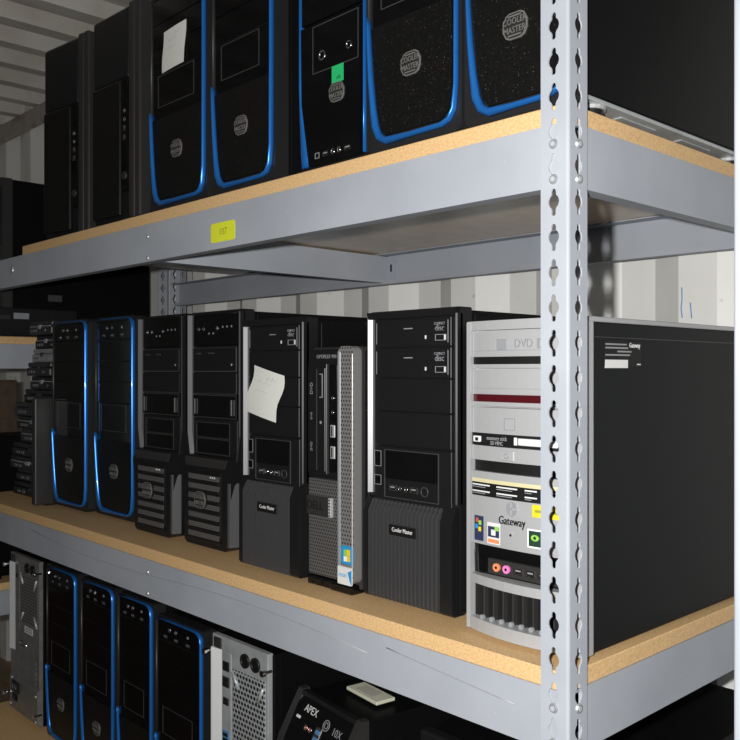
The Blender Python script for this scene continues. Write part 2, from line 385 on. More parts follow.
# faint scuffs along the beams
def scuff(pts, w=0.0006):
    b = MB(); b.tube([(x, 0.0001, z) for x, z in pts], w, 4); return b
sc = scuff([(-1.55 + 0.11 * i, LEV['mid'] - 0.018 - 0.012 * math.sin(i * 0.55) - 0.0016 * i) for i in range(12)])
sc.build('scratch', 'silver', main)
scuff([(-0.30 + 0.028 * i, LEV['mid'] - 0.016 - 0.0021 * i) for i in range(9)], 0.0008).build('scratch', 'silver', main)
b = MB()
b.prism(rrect(-0.748, -0.673, LEV['top'] - 0.0625, LEV['top'] - 0.0285, 0.005), -0.0002, 0.0003, mi=0)
b.text('107', 0.017, (-0.710, -0.0002, LEV['top'] - 0.0455), mi=1, ex=0.0002)
st = b.build('price_sticker', ['yellow', 'olive'], main); st['label'] = 'small bright yellow price sticker with handwritten digits'

TOPB = board(-1.607, -0.002, LEV['top'], 'particle board on the top level of the rack, under the gloss black towers')
MIDB = board(-1.985, -0.002, LEV['mid'], 'particle board on the middle level, with the wide empty front edge and laptop stack')
LOWB = board(-1.985, -0.002, LEV['low'], 'particle board on the lowest level, under the two back-facing towers')

# next rack to the right: only its near post reaches into view
r2, p2 = rack((2.185, 0, ZC), 1.99, [LEV['top'], LEV['mid']], 'grey shelving rack standing at the right edge, seen only as one blank post', 'post')
p2[0].location = (-1.99 - 0.002, -0.002, 0); p2[0].rotation_euler = (0, 0, 1.5 * PI)
# next rack to the left
NX = -2.07; NZ = 0.0785
r3, p3 = rack((NX, 0, ZC), 1.99, [NZ, -0.66], 'grey shelving rack standing beyond the far end, holding a black tower')
board(-1.985, -0.002, NZ, 'particle board of the far rack, beside the top of the laptop stack', loc=(NX, 0, ZC))
board(-1.985, -0.002, -0.66, 'lower particle board of the far rack, at the left edge near the back-facing tower', loc=(NX, 0, ZC))

# ------------------------------------------------------------------ small shared pieces
def badge(parent, x, y, z, r, letters=True):
    b = MB()
    def hexa(k):
        P = [Vector(q) for q in ((1.28, 0.0), (0.74, 0.98), (-0.74, 0.98), (-1.28, 0.0), (-0.74, -0.98), (0.74, -0.98))]; Q = []
        for i in range(6):                      # hexagon with softened corners
            f, g = (0.34, 0.30) if i in (0, 3) else (0.16, 0.16)
            Q += [P[i].lerp(P[i - 1], f), P[i].lerp(P[(i + 1) % 6], g)]
        return [(x + q.x * r * k, z + q.y * r * k) for q in Q]
    b.prism(hexa(1.0), y - 0.0020, y, mi=0); b.prism(hexa(0.90), y - 0.0024, y - 0.0019, mi=1)
    if letters:
        for word, sg in (('COOLER', 1), ('MASTER', -1)):
            b.text(word, r * 0.66, (x, y - 0.0024, z + sg * r * 0.33), mi=0, sx=0.84, ex=0.0006)
        b.box(x - r * 0.6, x + r * 0.6, y - 0.0030, y - 0.0024, z + r * 0.66, z + r * 0.76); b.box(x - r * 0.6, x + r * 0.6, y - 0.0030, y - 0.0024, z - r * 0.76, z - r * 0.66)
    return b.build('badge', ['badge', 'badge_dark'], parent)
def jack(parent, x, y, z, r=0.0042):
    b = MB(); b.ring((x, y, z), r, r * 0.55, 0.0014, 14, 0); b.cyl((x, y, z), r * 0.6, -0.0002, 'y', 12, 1)
    return b.build('audio_jack', ['chrome', 'void'], parent)
def usb(parent, x, y, z, w=0.013, h=0.006, mats=('chrome', 'void', 'greyprint'), tongue=True, name='usb_port'):
    b = MB(); t = h * 0.16
    b.box(x - w / 2, x + w / 2, y - 0.001, y, z + h / 2 - t, z + h / 2); b.box(x - w / 2, x + w / 2, y - 0.001, y, z - h / 2, z - h / 2 + t)
    b.box(x - w / 2, x - w / 2 + t, y - 0.001, y, z - h / 2 + t, z + h / 2 - t); b.box(x + w / 2 - t, x + w / 2, y - 0.001, y, z - h / 2 + t, z + h / 2 - t)
    b.box(x - w / 2 + t, x + w / 2 - t, y - 0.0003, y, z - h / 2 + t, z + h / 2 - t, mi=1)
    if tongue: b.box(x - w / 2 + 2.2 * t, x + w / 2 - 2.2 * t, y - 0.0008, y - 0.0003, z, z + h * 0.22, mi=2)
    return b.build(name, list(mats), parent)
def frame(b, x0, x1, z0, z1, y, t=0.0012, d=0.0008, mi=0):
    b.box(x0, x1, y - d, y, z1 - t, z1, mi=mi); b.box(x0, x1, y - d, y, z0, z0 + t, mi=mi)
    b.box(x0, x0 + t, y - d, y, z0 + t, z1 - t, mi=mi); b.box(x1 - t, x1, y - d, y, z0 + t, z1 - t, mi=mi)
_foot = {}
def feet(parent, w, D):
    for x in (0.03, w - 0.03):
        for y in (0.07, D - 0.06):
            if 'm' not in _foot:
                _foot['m'] = MB().cyl((0, 0, 0), 0.014, 0.012, 'z', 14, 0, 0.012).build('foot', 'satin', parent, (x, y, 0))
            else: same('foot', _foot['m'], parent, (x, y, 0))
def case_body(parent, w, h, D, y0=0.03, m='body', z0=0.012):
    b = MB()
    b.box(0.004, w - 0.004, y0, D, z0, h - 0.004, 0.002)
    b.box(w - 0.0045, w - 0.0025, y0 + 0.012, D - 0.006, z0 + 0.004, h - 0.010, 0.0006)         # side panel skin
    b.box(0.0025, 0.0045, y0 + 0.012, D - 0.006, z0 + 0.004, h - 0.010, 0.0006)
    return b.build('case_body', m, parent)

# ------------------------------------------------------------------ A: gloss tower with blue trim
def blue_tower(loc, label, group, w=0.205, h=0.478, D=0.50, rz=0.0, letters=True, sz=1.0, tall=False):
    r = thing('computer_tower', label, 'computer', loc, rz, group); r.scale = (1, 1, sz)
    case_body(r, w, h, D, z0=0.020 if tall else 0.012)
    if not tall: feet(r, w, D)
    b = MB(); b.prism(rrect(0, w, 0.006, h, 0.012), 0.006, 0.034, b=0.0); b.build('bezel', 'bezel', r)
    # gloss upper face: top port strip, then three bay covers and a framed drive bay
    zl = 0.397 * h; x0, x1 = 0.014, w - 0.013
    b = MB(); b.box(x0, x1, 0.003, 0.012, 0.885 * h, h - 0.010, 0.0015); pp = b.build('port_panel', 'gloss', r)
    for u in (0.33, 0.46): jack(pp, u * w, 0.003, 0.945 * h, 0.0046)
    MB().cyl((0.70 * w, 0.003, 0.945 * h), 0.003, -0.001, 'y', 10).build('led', 'greyprint', pp)
    for u in (0.24, 0.46, 0.70): usb(pp, u * w, 0.003, 0.908 * h, 0.013, 0.0065, ('line', 'void', 'greyprint'))
    zz = [0.575 * h, 0.678 * h, 0.780 * h, 0.882 * h]
    for i in range(3): MB().box(x0, x1, 0.0035, 0.012, zz[i] + 0.0006, zz[i + 1] - 0.0006, 0.0008).build('drive_bay_cover', 'gloss', r)
    b = MB(); b.box(x0, x1, 0.0045, 0.012, zl - 0.004, 0.573 * h, 0.0006); frame(b, x0 + 0.018, x1 - 0.030, zl + 0.018, 0.565 * h, 0.0045, 0.0011, 0.0007, 1)
    b.build('drive_bay_frame', ['gloss', 'line'], r)
    # dusty matte door narrowing towards the floor
    P = [(0.014, zl - 0.005), (0.018, 0.30 * h), (0.026, 0.14 * h), (0.034, 0.075 * h), (0.044, 0.052 * h), (w - 0.034, 0.052 * h), (w - 0.020, 0.075 * h), (w - 0.014, 0.13 * h), (w - 0.013, zl - 0.005)]
    b = MB(); b.prism(P, 0.0015, 0.012); b.build('lower_panel', 'matte', r)
    badge(r, 0.52 * w, 0.0015, 0.240 * h, 0.0168, letters)
    # the blue ribbon: along the top, down the right, round the foot, up the left
    path = [(a, c, q * (0.85 if a < 0.045 and c < 0.2 else 0.66)) for a, c, q in [(0.016, h - 0.006, 0.0024), (0.06, h - 0.005, 0.0028), (w - 0.030, h - 0.005, 0.0030), (w - 0.016, h - 0.008, 0.0034), (w - 0.008, h - 0.016, 0.0036), (w - 0.006, h - 0.030, 0.0036),
            (w - 0.006, 0.5 * h, 0.0036), (w - 0.007, 0.14 * h, 0.0040), (w - 0.011, 0.075 * h, 0.0046), (w - 0.019, 0.050 * h, 0.0052), (w - 0.032, 0.040 * h, 0.0056), (0.5 * w, 0.038 * h, 0.0060),
            (0.044, 0.038 * h, 0.0072), (0.030, 0.052 * h, 0.0080), (0.0215, 0.085 * h, 0.0076), (0.0165, 0.15 * h, 0.0060), (0.0120, 0.24 * h, 0.0044), (0.0095, 0.33 * h, 0.0032), (0.0085, zl, 0.0020), (0.0085, zl + 0.012, 0.0010)]]
    b = MB(); b.ribbon(path, 0.0065, -0.0025); t = b.build('blue_trim', 'blue', r); t['label'] = 'metallic blue ribbon of trim'
    b = MB(); b.ribbon([(0.008, zl + 0.004, 0.0016), (0.008, h - 0.014, 0.0016)], 0.0065, 0.001); b.build('edge_strip', 'charcoal', r)
    return r

# ------------------------------------------------------------------ B: plain tower with four ports in a column
def plain_tower(loc, label, group, w, h, D, rz):
    r = thing('computer_tower', label, 'computer', loc, rz, group)
    case_body(r, w, h, D); feet(r, w, D)
    b = MB()
    for a, c in ((0.775, 0.885), (0.895, 1.0)):
        b.box(a * w, c * w, 0.004, 0.034, 0.012, h, 0.004, 0, 2)
    b.build('side_strip', 'charcoal', r)
    MB().box(0.0, 0.77 * w, 0.010, 0.034, 0.012, h - 0.003, 0.003).build('bezel', 'satin', r)
    MB().box(0.006, 0.62 * w, 0.0, 0.012, 0.020, 0.66 * h, 0.004, 0, 2).build('door', 'matte', r)
    MB().box(0.006, 0.77 * w, 0.003, 0.012, 0.665 * h, h - 0.010, 0.004, 0, 2).build('upper_cover', 'satin', r)
    b = MB().box(0.63 * w, 0.765 * w, 0.004, 0.012, 0.15 * h, 0.655 * h, 0.002); pn = b.build('port_panel', 'gloss', r)
    for i, zf in enumerate((0.395, 0.435, 0.475, 0.515)):
        if i > 1: jack(pn, 0.70 * w, 0.004, zf * h, 0.0045)
        else: usb(pn, 0.70 * w, 0.004, zf * h, 0.010, 0.013)
    MB().cyl((0.70 * w, 0.004, 0.22 * h), 0.009, -0.0025, 'y', 18, 0, 0.008).build('power_button', 'charcoal', pn)
    return r

# ------------------------------------------------------------------ C: angular tower with slotted grille
def angular_tower(loc, label, group, w=0.185, h=0.470, D=0.50):
    r = thing('computer_tower', label, 'computer', loc, 0, group)
    case_body(r, w, h, D, 0.035); feet(r, w, D)
    b = MB(); b.prism(rrect(0, w, 0.008, h, 0.004), 0.014, 0.038); b.build('bezel', 'satin', r)
    x0, x1 = 0.016, w - 0.016
    zb = lambda f: h * (1 - f)
    pp = MB().box(x0, x1, 0.008, 0.016, zb(0.148), zb(0.014), 0.001).build('port_panel', 'gloss', r)
    for u in (0.20, 0.30, 0.56): jack(pp, u * w, 0.008, zb(0.075), 0.0042)
    for u in (0.40, 0.48, 0.66, 0.74, 0.82): MB().cyl((u * w, 0.008, zb(0.07 if u > .6 else 0.095)), 0.0022, -0.0006, 'y', 8).build('led', 'greyprint', pp)
    b = MB().box(x0, x1, 0.007, 0.016, zb(0.258), zb(0.154), 0.0008)
    b.box(x0 + 0.012, x0 + 0.030, 0.0064, 0.007, zb(0.182), zb(0.176), mi=1); b.box(x0 + 0.058, x0 + 0.078, 0.0064, 0.007, zb(0.182), zb(0.176), mi=1)
    b.box(x1 - 0.020, x1 - 0.015, 0.0064, 0.007, zb(0.232), zb(0.224), mi=2); b.box(x0, x1, 0.0066, 0.007, zb(0.258), zb(0.2555), mi=1)
    frame(b, x0 + 0.001, x1 - 0.001, zb(0.2555), zb(0.156), 0.007, 0.0008, 0.0004, 1)
    b.build('optical_drive', ['satin', 'line', 'chrome'], r)
    b = MB().box(x0, x1, 0.007, 0.016, zb(0.352), zb(0.262), 0.0008); b.box(x0, x1, 0.0066, 0.007, zb(0.352), zb(0.3495), mi=1); b.build('drive_bay_cover', ['satin', 'line'], r)
    bc = MB().box(x0, x1, 0.007, 0.016, zb(0.452), zb(0.356), 0.0008).build('drive_bay_cover', 'gloss', r)
    b = MB(); frame(b, x0, x1, zb(0.452), zb(0.356), 0.007, 0.0011, 0.0005, 0)
    for a in (x0 + 0.004, x1 - 0.020): b.box(a, a + 0.016, 0.0045, 0.007, zb(0.440), zb(0.372), 0.001, 1); b.box(a + 0.006, a + 0.008, 0.004, 0.0045, zb(0.438), zb(0.374), mi=2)
    b.build('bay_clip', ['line', 'charcoal', 'silver_dark'], bc)
    b = MB().box(x0, x1, 0.009, 0.016, zb(0.625), zb(0.458), 0.0008, 1)
    for f0, f1 in ((0.472, 0.537), (0.541, 0.606)): b.box(x0 + 0.014, x1 - 0.022, 0.007, 0.009, zb(f1), zb(f0), 0.0004, 0); frame(b, x0 + 0.014, x1 - 0.022, zb(f1), zb(f0), 0.007, 0.0010, 0.0006, 2)
    b.build('small_bay_cover', ['gloss', 'satin', 'line'], r)
    # rails either side: the inner slope looks to the right / left
    def railp(xa, inner, name, lab=None):
        b = MB(); t = bmesh.new(); rows = []
        for z, k in ((zb(0.012), 1.0), (zb(0.02), 1.0), (zb(0.52), 1.0), (zb(0.625), 1.0)):
            dx = 0 if z > zb(0.53) else inner * 0.010
            sec = [(xa + dx, 0.016), (xa + dx, 0.005), (xa + dx + inner * 0.002, 0.003), (xa + dx + inner * 0.0085, 0.010), (xa + dx + inner * 0.0085, 0.016)]
            rows.append([t.verts.new((x, y, z)) for x, y in sec])
        for i in range(3):
            for k in range(5): t.faces.new((rows[i][k], rows[i][(k + 1) % 5], rows[i + 1][(k + 1) % 5], rows[i + 1][k]))
        t.faces.new(rows[0]); t.faces.new(rows[-1]); b.bm(t)
        return b.build(name, 'dim_glare' if inner > 0 else 'satin', r)  # flash glare put into the colour: left rail paler, right one black
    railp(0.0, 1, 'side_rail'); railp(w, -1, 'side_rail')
    # lower block, proud of the bezel, with its seven lit slots
    P = [(0.012, 0.010), (0.022, 0.004), (w - 0.030, 0.004), (w - 0.018, 0.010), (w - 0.008, zb(0.72)), (w - 0.002, zb(0.665)), (w - 0.020, zb(0.612)), (0.020, zb(0.612)), (0.003, zb(0.665)), (0.008, zb(0.72))]
    lb = MB().prism(P, -0.022, 0.024).build('lower_bezel', 'satin', r); lb.location.y = 0.012
    b = MB(); b.prism([(0.024, zb(0.655)), (0.020, zb(0.618)), (w - 0.020, zb(0.618)), (w - 0.028, zb(0.655))], -0.015, -0.0095); b.build('ledge', 'charcoal', r)
    xs0, xs1 = 0.030, w - 0.046
    b = MB().box(xs0 - 0.004, xs1 + 0.004, -0.0232, -0.022, 0.028, zb(0.675), 0.0004); b.build('grille_backing', 'void', lb)
    for k in range(7):
        z1 = zb(0.690 + k * 0.0405)
        P = [(xs0, z1), (xs0, z1 - 0.0105), (xs1 - 0.002, z1 - 0.0105), (xs1, z1)]
        MB().prism(P, -0.0242, -0.0232).build('grille_slot', 'mesh_grey', lb)
        MB().box(xs0 - 0.003, xs1 + 0.003, -0.0275, -0.0228, z1 - 0.0155, z1 - 0.0115, 0.0006).build('grille_bar', 'satin', lb)
    for k in range(3): MB().cyl((xs1 - 0.030 + 0.007 * k, -0.0242, zb(0.697)), 0.0018, -0.0008, 'y', 8).build('led', 'white', lb)
    MB().prism([(w - 0.018, -0.024), (w - 0.011, -0.024), (w - 0.0055, -0.006), (w - 0.018, -0.006)], 0.014, zb(0.71), 'z').build('edge_strip', 'dim_glare', lb)  # added pale strip, painting the light on the block's right side
    MB().cyl((0.44 * w, -0.0112, zb(0.795)), 0.0185, -0.006, 'y', 24).build('badge_boss', 'satin', r)
    badge(r, 0.44 * w, -0.0172, zb(0.795), 0.0172, True)
    return r

# ------------------------------------------------------------------ D: ribbed tower
def ribbed_tower(loc, label, group, w=0.182, h=0.4425, D=0.50, two=True):
    r = thing('computer_tower', label, 'computer', loc, 0, group)
    case_body(r, w, h, D, 0.034); feet(r, w, D)
    MB().prism(rrect(0, w, 0.008, h, 0.003), 0.012, 0.036).build('bezel', 'satin', r)
    x0, x1 = 0.0165, w - 0.012
    zb = lambda f: h * (1 - f)
    cuts = [0.030, 0.128, 0.232, 0.345, 0.462]
    MB().prism([(0.004, zb(0.028)), (0.0, zb(0.004)), (w, zb(0.004)), (w - 0.004, zb(0.028))], 0.002, 0.014).build('top_lip', 'satin', r)
    for i in range(4):
        za, zc = zb(cuts[i + 1]), zb(cuts[i]); drive = i == 0 or (i == 1 and two)
        b = MB().box(x0, x1, 0.005, 0.014, za + 0.0007, zc - 0.0007, 0.0008)
        if drive:
            zm = (za + zc) / 2 + 0.002
            b.box(x0 + 0.004, x1 - 0.006, 0.0044, 0.005, zm - 0.0004, zm + 0.0004, mi=1)
            b.box(x0 + 0.003, x0 + 0.0038, 0.0044, 0.005, za + 0.006, zc - 0.005, mi=2); b.box(x1 - 0.006, x1 - 0.005, 0.0044, 0.005, za + 0.006, zc - 0.005, mi=2)
            frame(b, x1 - 0.030, x1 - 0.009, za + 0.009, za + 0.018, 0.005, 0.0008, 0.0007, 2)
            b.box(x1 - 0.0125, x1 - 0.0095, 0.0040, 0.005, za + 0.010, za + 0.017, mi=3); b.box(x1 - 0.050, x1 - 0.0475, 0.0042, 0.005, za + 0.012, za + 0.017, mi=3)
            b.text('COMPACT', 0.0055, (x1 - 0.022, 0.005, zc - 0.010), mi=2, sx=0.8); b.text('disc', 0.013, (x1 - 0.022, 0.005, zc - 0.0165), mi=2, sx=0.9)
            b.box(x0 + 0.062, x0 + 0.080, 0.0046, 0.005, zc - 0.016, zc - 0.0145, mi=2)
            b.build('optical_drive', ['satin', 'void', 'greyprint', 'white'], r)
        else: b.build('drive_bay_cover', 'satin', r)
    # I/O panel
    ip = MB().box(x0, x1, 0.006, 0.014, zb(0.655), zb(0.466), 0.0008).build('port_panel', 'satin', r)
    b = MB(); xa = x0 + 0.020; frame(b, xa, x1 - 0.024, zb(0.640), zb(0.476), 0.006, 0.0010, 0.0012); b.box(xa + 0.002, x1 - 0.026, 0.0052, 0.006, zb(0.575), zb(0.480), mi=1)
    b.build('port_frame', ['line', 'gloss'], ip)
    usb(ip, xa + 0.018, 0.0055, zb(0.606), 0.015, 0.0095, ('chrome', 'void', 'silver_dark')); usb(ip, xa + 0.062, 0.0055, zb(0.606), 0.015, 0.0095, ('chrome', 'void', 'silver_dark'))
    jack(ip, xa + 0.034, 0.0055, zb(0.606), 0.0038); jack(ip, xa + 0.047, 0.0055, zb(0.606), 0.0038)
    MB().ring((xa + 0.084, 0.0055, zb(0.606)), 0.0075, 0.0062, 0.001, 16).build('button_ring', 'line', ip)
    for f0, f1 in ((0.482, 0.536), (0.566, 0.600)):
        b = MB().box(x0 + 0.0005, x0 + 0.0155, 0.003, 0.006, zb(f1), zb(f0), 0.0006); frame(b, x0 + 0.0005, x0 + 0.0155, zb(f1), zb(f0), 0.003, 0.0008, 0.0005, 1)
        b.build('power_button' if f0 < 0.5 else 'reset_button', ['gloss', 'silver_dark'], ip)
    # rails with an inward slope
    for sgn, xa in ((1, 0.0), (-1, w)):
        P = [(xa, 0.016), (xa, 0.005), (xa + sgn * 0.0020, 0.003), (xa + sgn * 0.0075, 0.0085), (xa + sgn * 0.0075, 0.016)]
        MB().prism(P, zb(0.632), zb(0.022), 'z').build('side_rail', 'rail_glare' if sgn > 0 else 'satin', r)  # left rail painted paler as flash glare, right one kept black
    # ribbed lower front: fins with sloped heads, proud of a backing
    rp = MB().box(0.003, w - 0.003, -0.006, 0.020, 0.006, zb(0.662), 0.002).build('lower_bezel', 'void', r); rp.location.y = 0.010
    b = MB(); n = 18; x = 0.012; st = (w - 0.036) / n
    for k in range(n):
        xk = x + st * k
        b.prism([(0.004, zb(0.650)), (-0.006, zb(0.650)), (-0.0155, zb(0.688)), (-0.0155, 0.010), (-0.012, 0.006), (0.004, 0.006)], xk, xk + st * 0.36, 'x')
    b.build('rib_panel', 'rib', rp)
    for xa, xb in ((0.001, 0.010), (w - 0.024, w - 0.001)):
        MB().prism([(0.010, zb(0.645)), (-0.006, zb(0.645)), (-0.0155, zb(0.690)), (-0.0155, 0.010), (-0.012, 0.006), (0.010, 0.006)], xa, xb, 'x').build('rib_border', 'satin', rp)
    b = MB().box(0.058, 0.116, -0.0175, -0.0150, zb(0.762), zb(0.722), 0.0008); frame(b, 0.058, 0.116, zb(0.762), zb(0.722), -0.0175, 0.0007, 0.0002, 2)
    b.text('Cooler Master', 0.0090, (0.0870, -0.0175, zb(0.741)), mi=1, sx=0.80, ex=0.0003)
    bd = b.build('badge', ['void', 'white', 'line'], r); bd.location.y = 0.010
    return r

# ------------------------------------------------------------------ E: slim silver desktop standing upright
def slim_desktop(loc, label):
    w, h, D = 0.119, 0.390, 0.42
    r = thing('computer_tower', label, 'computer', loc)
    b = MB().box(0.002, w + 0.004, 0.030, D, 0.010, h - 0.002, 0.002); b.box(w - 0.004, w + 0.008, 0.022, 0.034, 0.012, h - 0.006, 0.002)
    b.build('case_body', 'body', r)
    MB().box(0.0, w, 0.012, 0.032, 0.006, h, 0.004, 0, 2).build('bezel', 'charcoal', r)
    Z = lambda wz: wz + 0.3525                                # heights measured from the shelf
    up = MB().box(0.001, 0.083, 0.002, 0.014, Z(-0.176), h - 0.004, 0.003, 0, 2).build('upper_panel', 'satin', r)
    MB().text('OPTIPLEX 990', 0.0085, (0.048, 0.002, h - 0.016), sx=0.95).build('model_lettering', 'greyprint', up)
    b = MB().box(0.003, 0.080, 0.000, 0.0025, Z(-0.170), Z(0.012), 0.001); b.build('drive_recess', 'void', up)
    dv = MB().box(0.006, 0.050, -0.003, 0.001, Z(-0.165), Z(0.004), 0.0012)
    dv.box(0.029, 0.0302, -0.0036, -0.003, Z(-0.163), Z(0.002), mi=1)
    for z, s in ((-0.03, 0.016), (-0.075, 0.010), (-0.125, 0.012)): dv.text('DVD', s * 0.6, (0.016, -0.003, Z(z)), mi=2, rot=PI / 2)
    dv.box(0.043, 0.0445, -0.0038, -0.003, Z(-0.045), Z(-0.006), mi=2); dv.box(0.037, 0.043, -0.0038, -0.003, Z(-0.0075), Z(-0.006), mi=2); dv.box(0.037, 0.043, -0.0038, -0.003, Z(-0.045), Z(-0.0435), mi=2)
    dv.cyl((0.040, -0.003, Z(-0.085)), 0.0025, -0.0008, 'y', 10, 2)
    dv.build('optical_drive', ['satin', 'line', 'greyprint'], up)
    MB().box(0.0535, 0.0565, -0.005, 0.001, Z(-0.168), Z(0.010), 0.0008).build('divider', 'charcoal', up)
    cp = MB().box(0.059, 0.079, -0.002, 0.001, Z(-0.165), Z(0.008), 0.0008).build('port_strip', 'gloss', up)
    for z in (-0.045, -0.068): jack(cp, 0.069, -0.002, Z(z), 0.0035)
    for z in (-0.098, -0.132):
        b = MB(); b.box(0.0635, 0.0745, -0.0032, -0.002, Z(z - 0.010), Z(z + 0.010), 0.0006); b.box(0.066, 0.069, -0.0036, -0.0032, Z(z - 0.008), Z(z + 0.008), mi=1); b.build('usb_port', ['silver', 'void'], cp)
    MB().box(0.001, 0.0835, 0.002, 0.014, Z(-0.336), Z(-0.178), 0.003, 0, 2).build('lower_grille', 'perf_dark', r)
    b = MB().prism(rrect(0.082, w, Z(-0.336), h, 0.010), -0.003, 0.014); b.box(0.0825, 0.089, -0.0045, -0.003, Z(-0.330), h - 0.008, 0.0006, 1); b.box(w - 0.004, w - 0.0012, -0.0042, -0.003, Z(-0.325), h - 0.012, 0.0006, 2)
    b.build('perforated_strip', ['perf', 'silver_dark', 'silver'], r)
    b = MB().box(0.002, 0.058, -0.002, 0.003, Z(-0.237), Z(-0.206), 0.001); b.box(0.058, 0.0645, -0.0035, 0.003, Z(-0.237), Z(-0.206), 0.0006, 1)
    for k in range(6): b.box(0.0588, 0.0645, -0.0040, -0.0035, Z(-0.235 + k * 0.005), Z(-0.2335 + k * 0.005), mi=0)
    b.text('DELL', 0.019, (0.024, -0.002, Z(-0.2215)), mi=2, ex=0.0006, sx=0.95)
    b.build('badge', ['charcoal', 'silver', 'void'], r)
    b = MB().prism(rrect(0.084, 0.113, Z(-0.305), Z(-0.276), 0.004), -0.0068, -0.006); b.box(0.091, 0.098, -0.0072, -0.0068, Z(-0.292), Z(-0.282), mi=1); b.box(0.0985, 0.1055, -0.0072, -0.0068, Z(-0.2915), Z(-0.2815), mi=2)
    b.box(0.091, 0.098, -0.0072, -0.0068, Z(-0.3005), Z(-0.2925), mi=3); b.box(0.0985, 0.1055, -0.0072, -0.0068, Z(-0.300), Z(-0.292), mi=2)
    q = b.build('sticker', ['sky', 'lime', 'hazard', 'io'], r); q.location.x = 0.006; q.location.y = 0.003; q['label'] = 'square blue sticker with four coloured panes'
    b = MB().prism(rrect(0.079, 0.112, Z(-0.337), Z(-0.309), 0.002), -0.0085, -0.0062); b.prism([(0.112, Z(-0.337)), (0.112, Z(-0.312)), (0.103, Z(-0.317)), (0.108, Z(-0.330))], -0.0088, -0.0085, mi=1); b.text('intel', 0.011, (0.091, -0.0085, Z(-0.322)), mi=2)
    q = b.build('sticker', ['white', 'sky', 'sky'], r); q.location.x = 0.005; q.location.y = 0.003; q['label'] = 'white sticker with a blue curved edge'
    b = MB()
    for xa, xb in ((0.002, 0.018), (0.019, 0.040), (0.041, 0.062), (0.063, 0.116)): b.box(xa, xb, -0.004 if xa > .06 else -0.001, 0.03, 0.0, Z(-0.338), 0.003, 0, 2)
    b.build('base_foot', 'gloss', r)
    return r

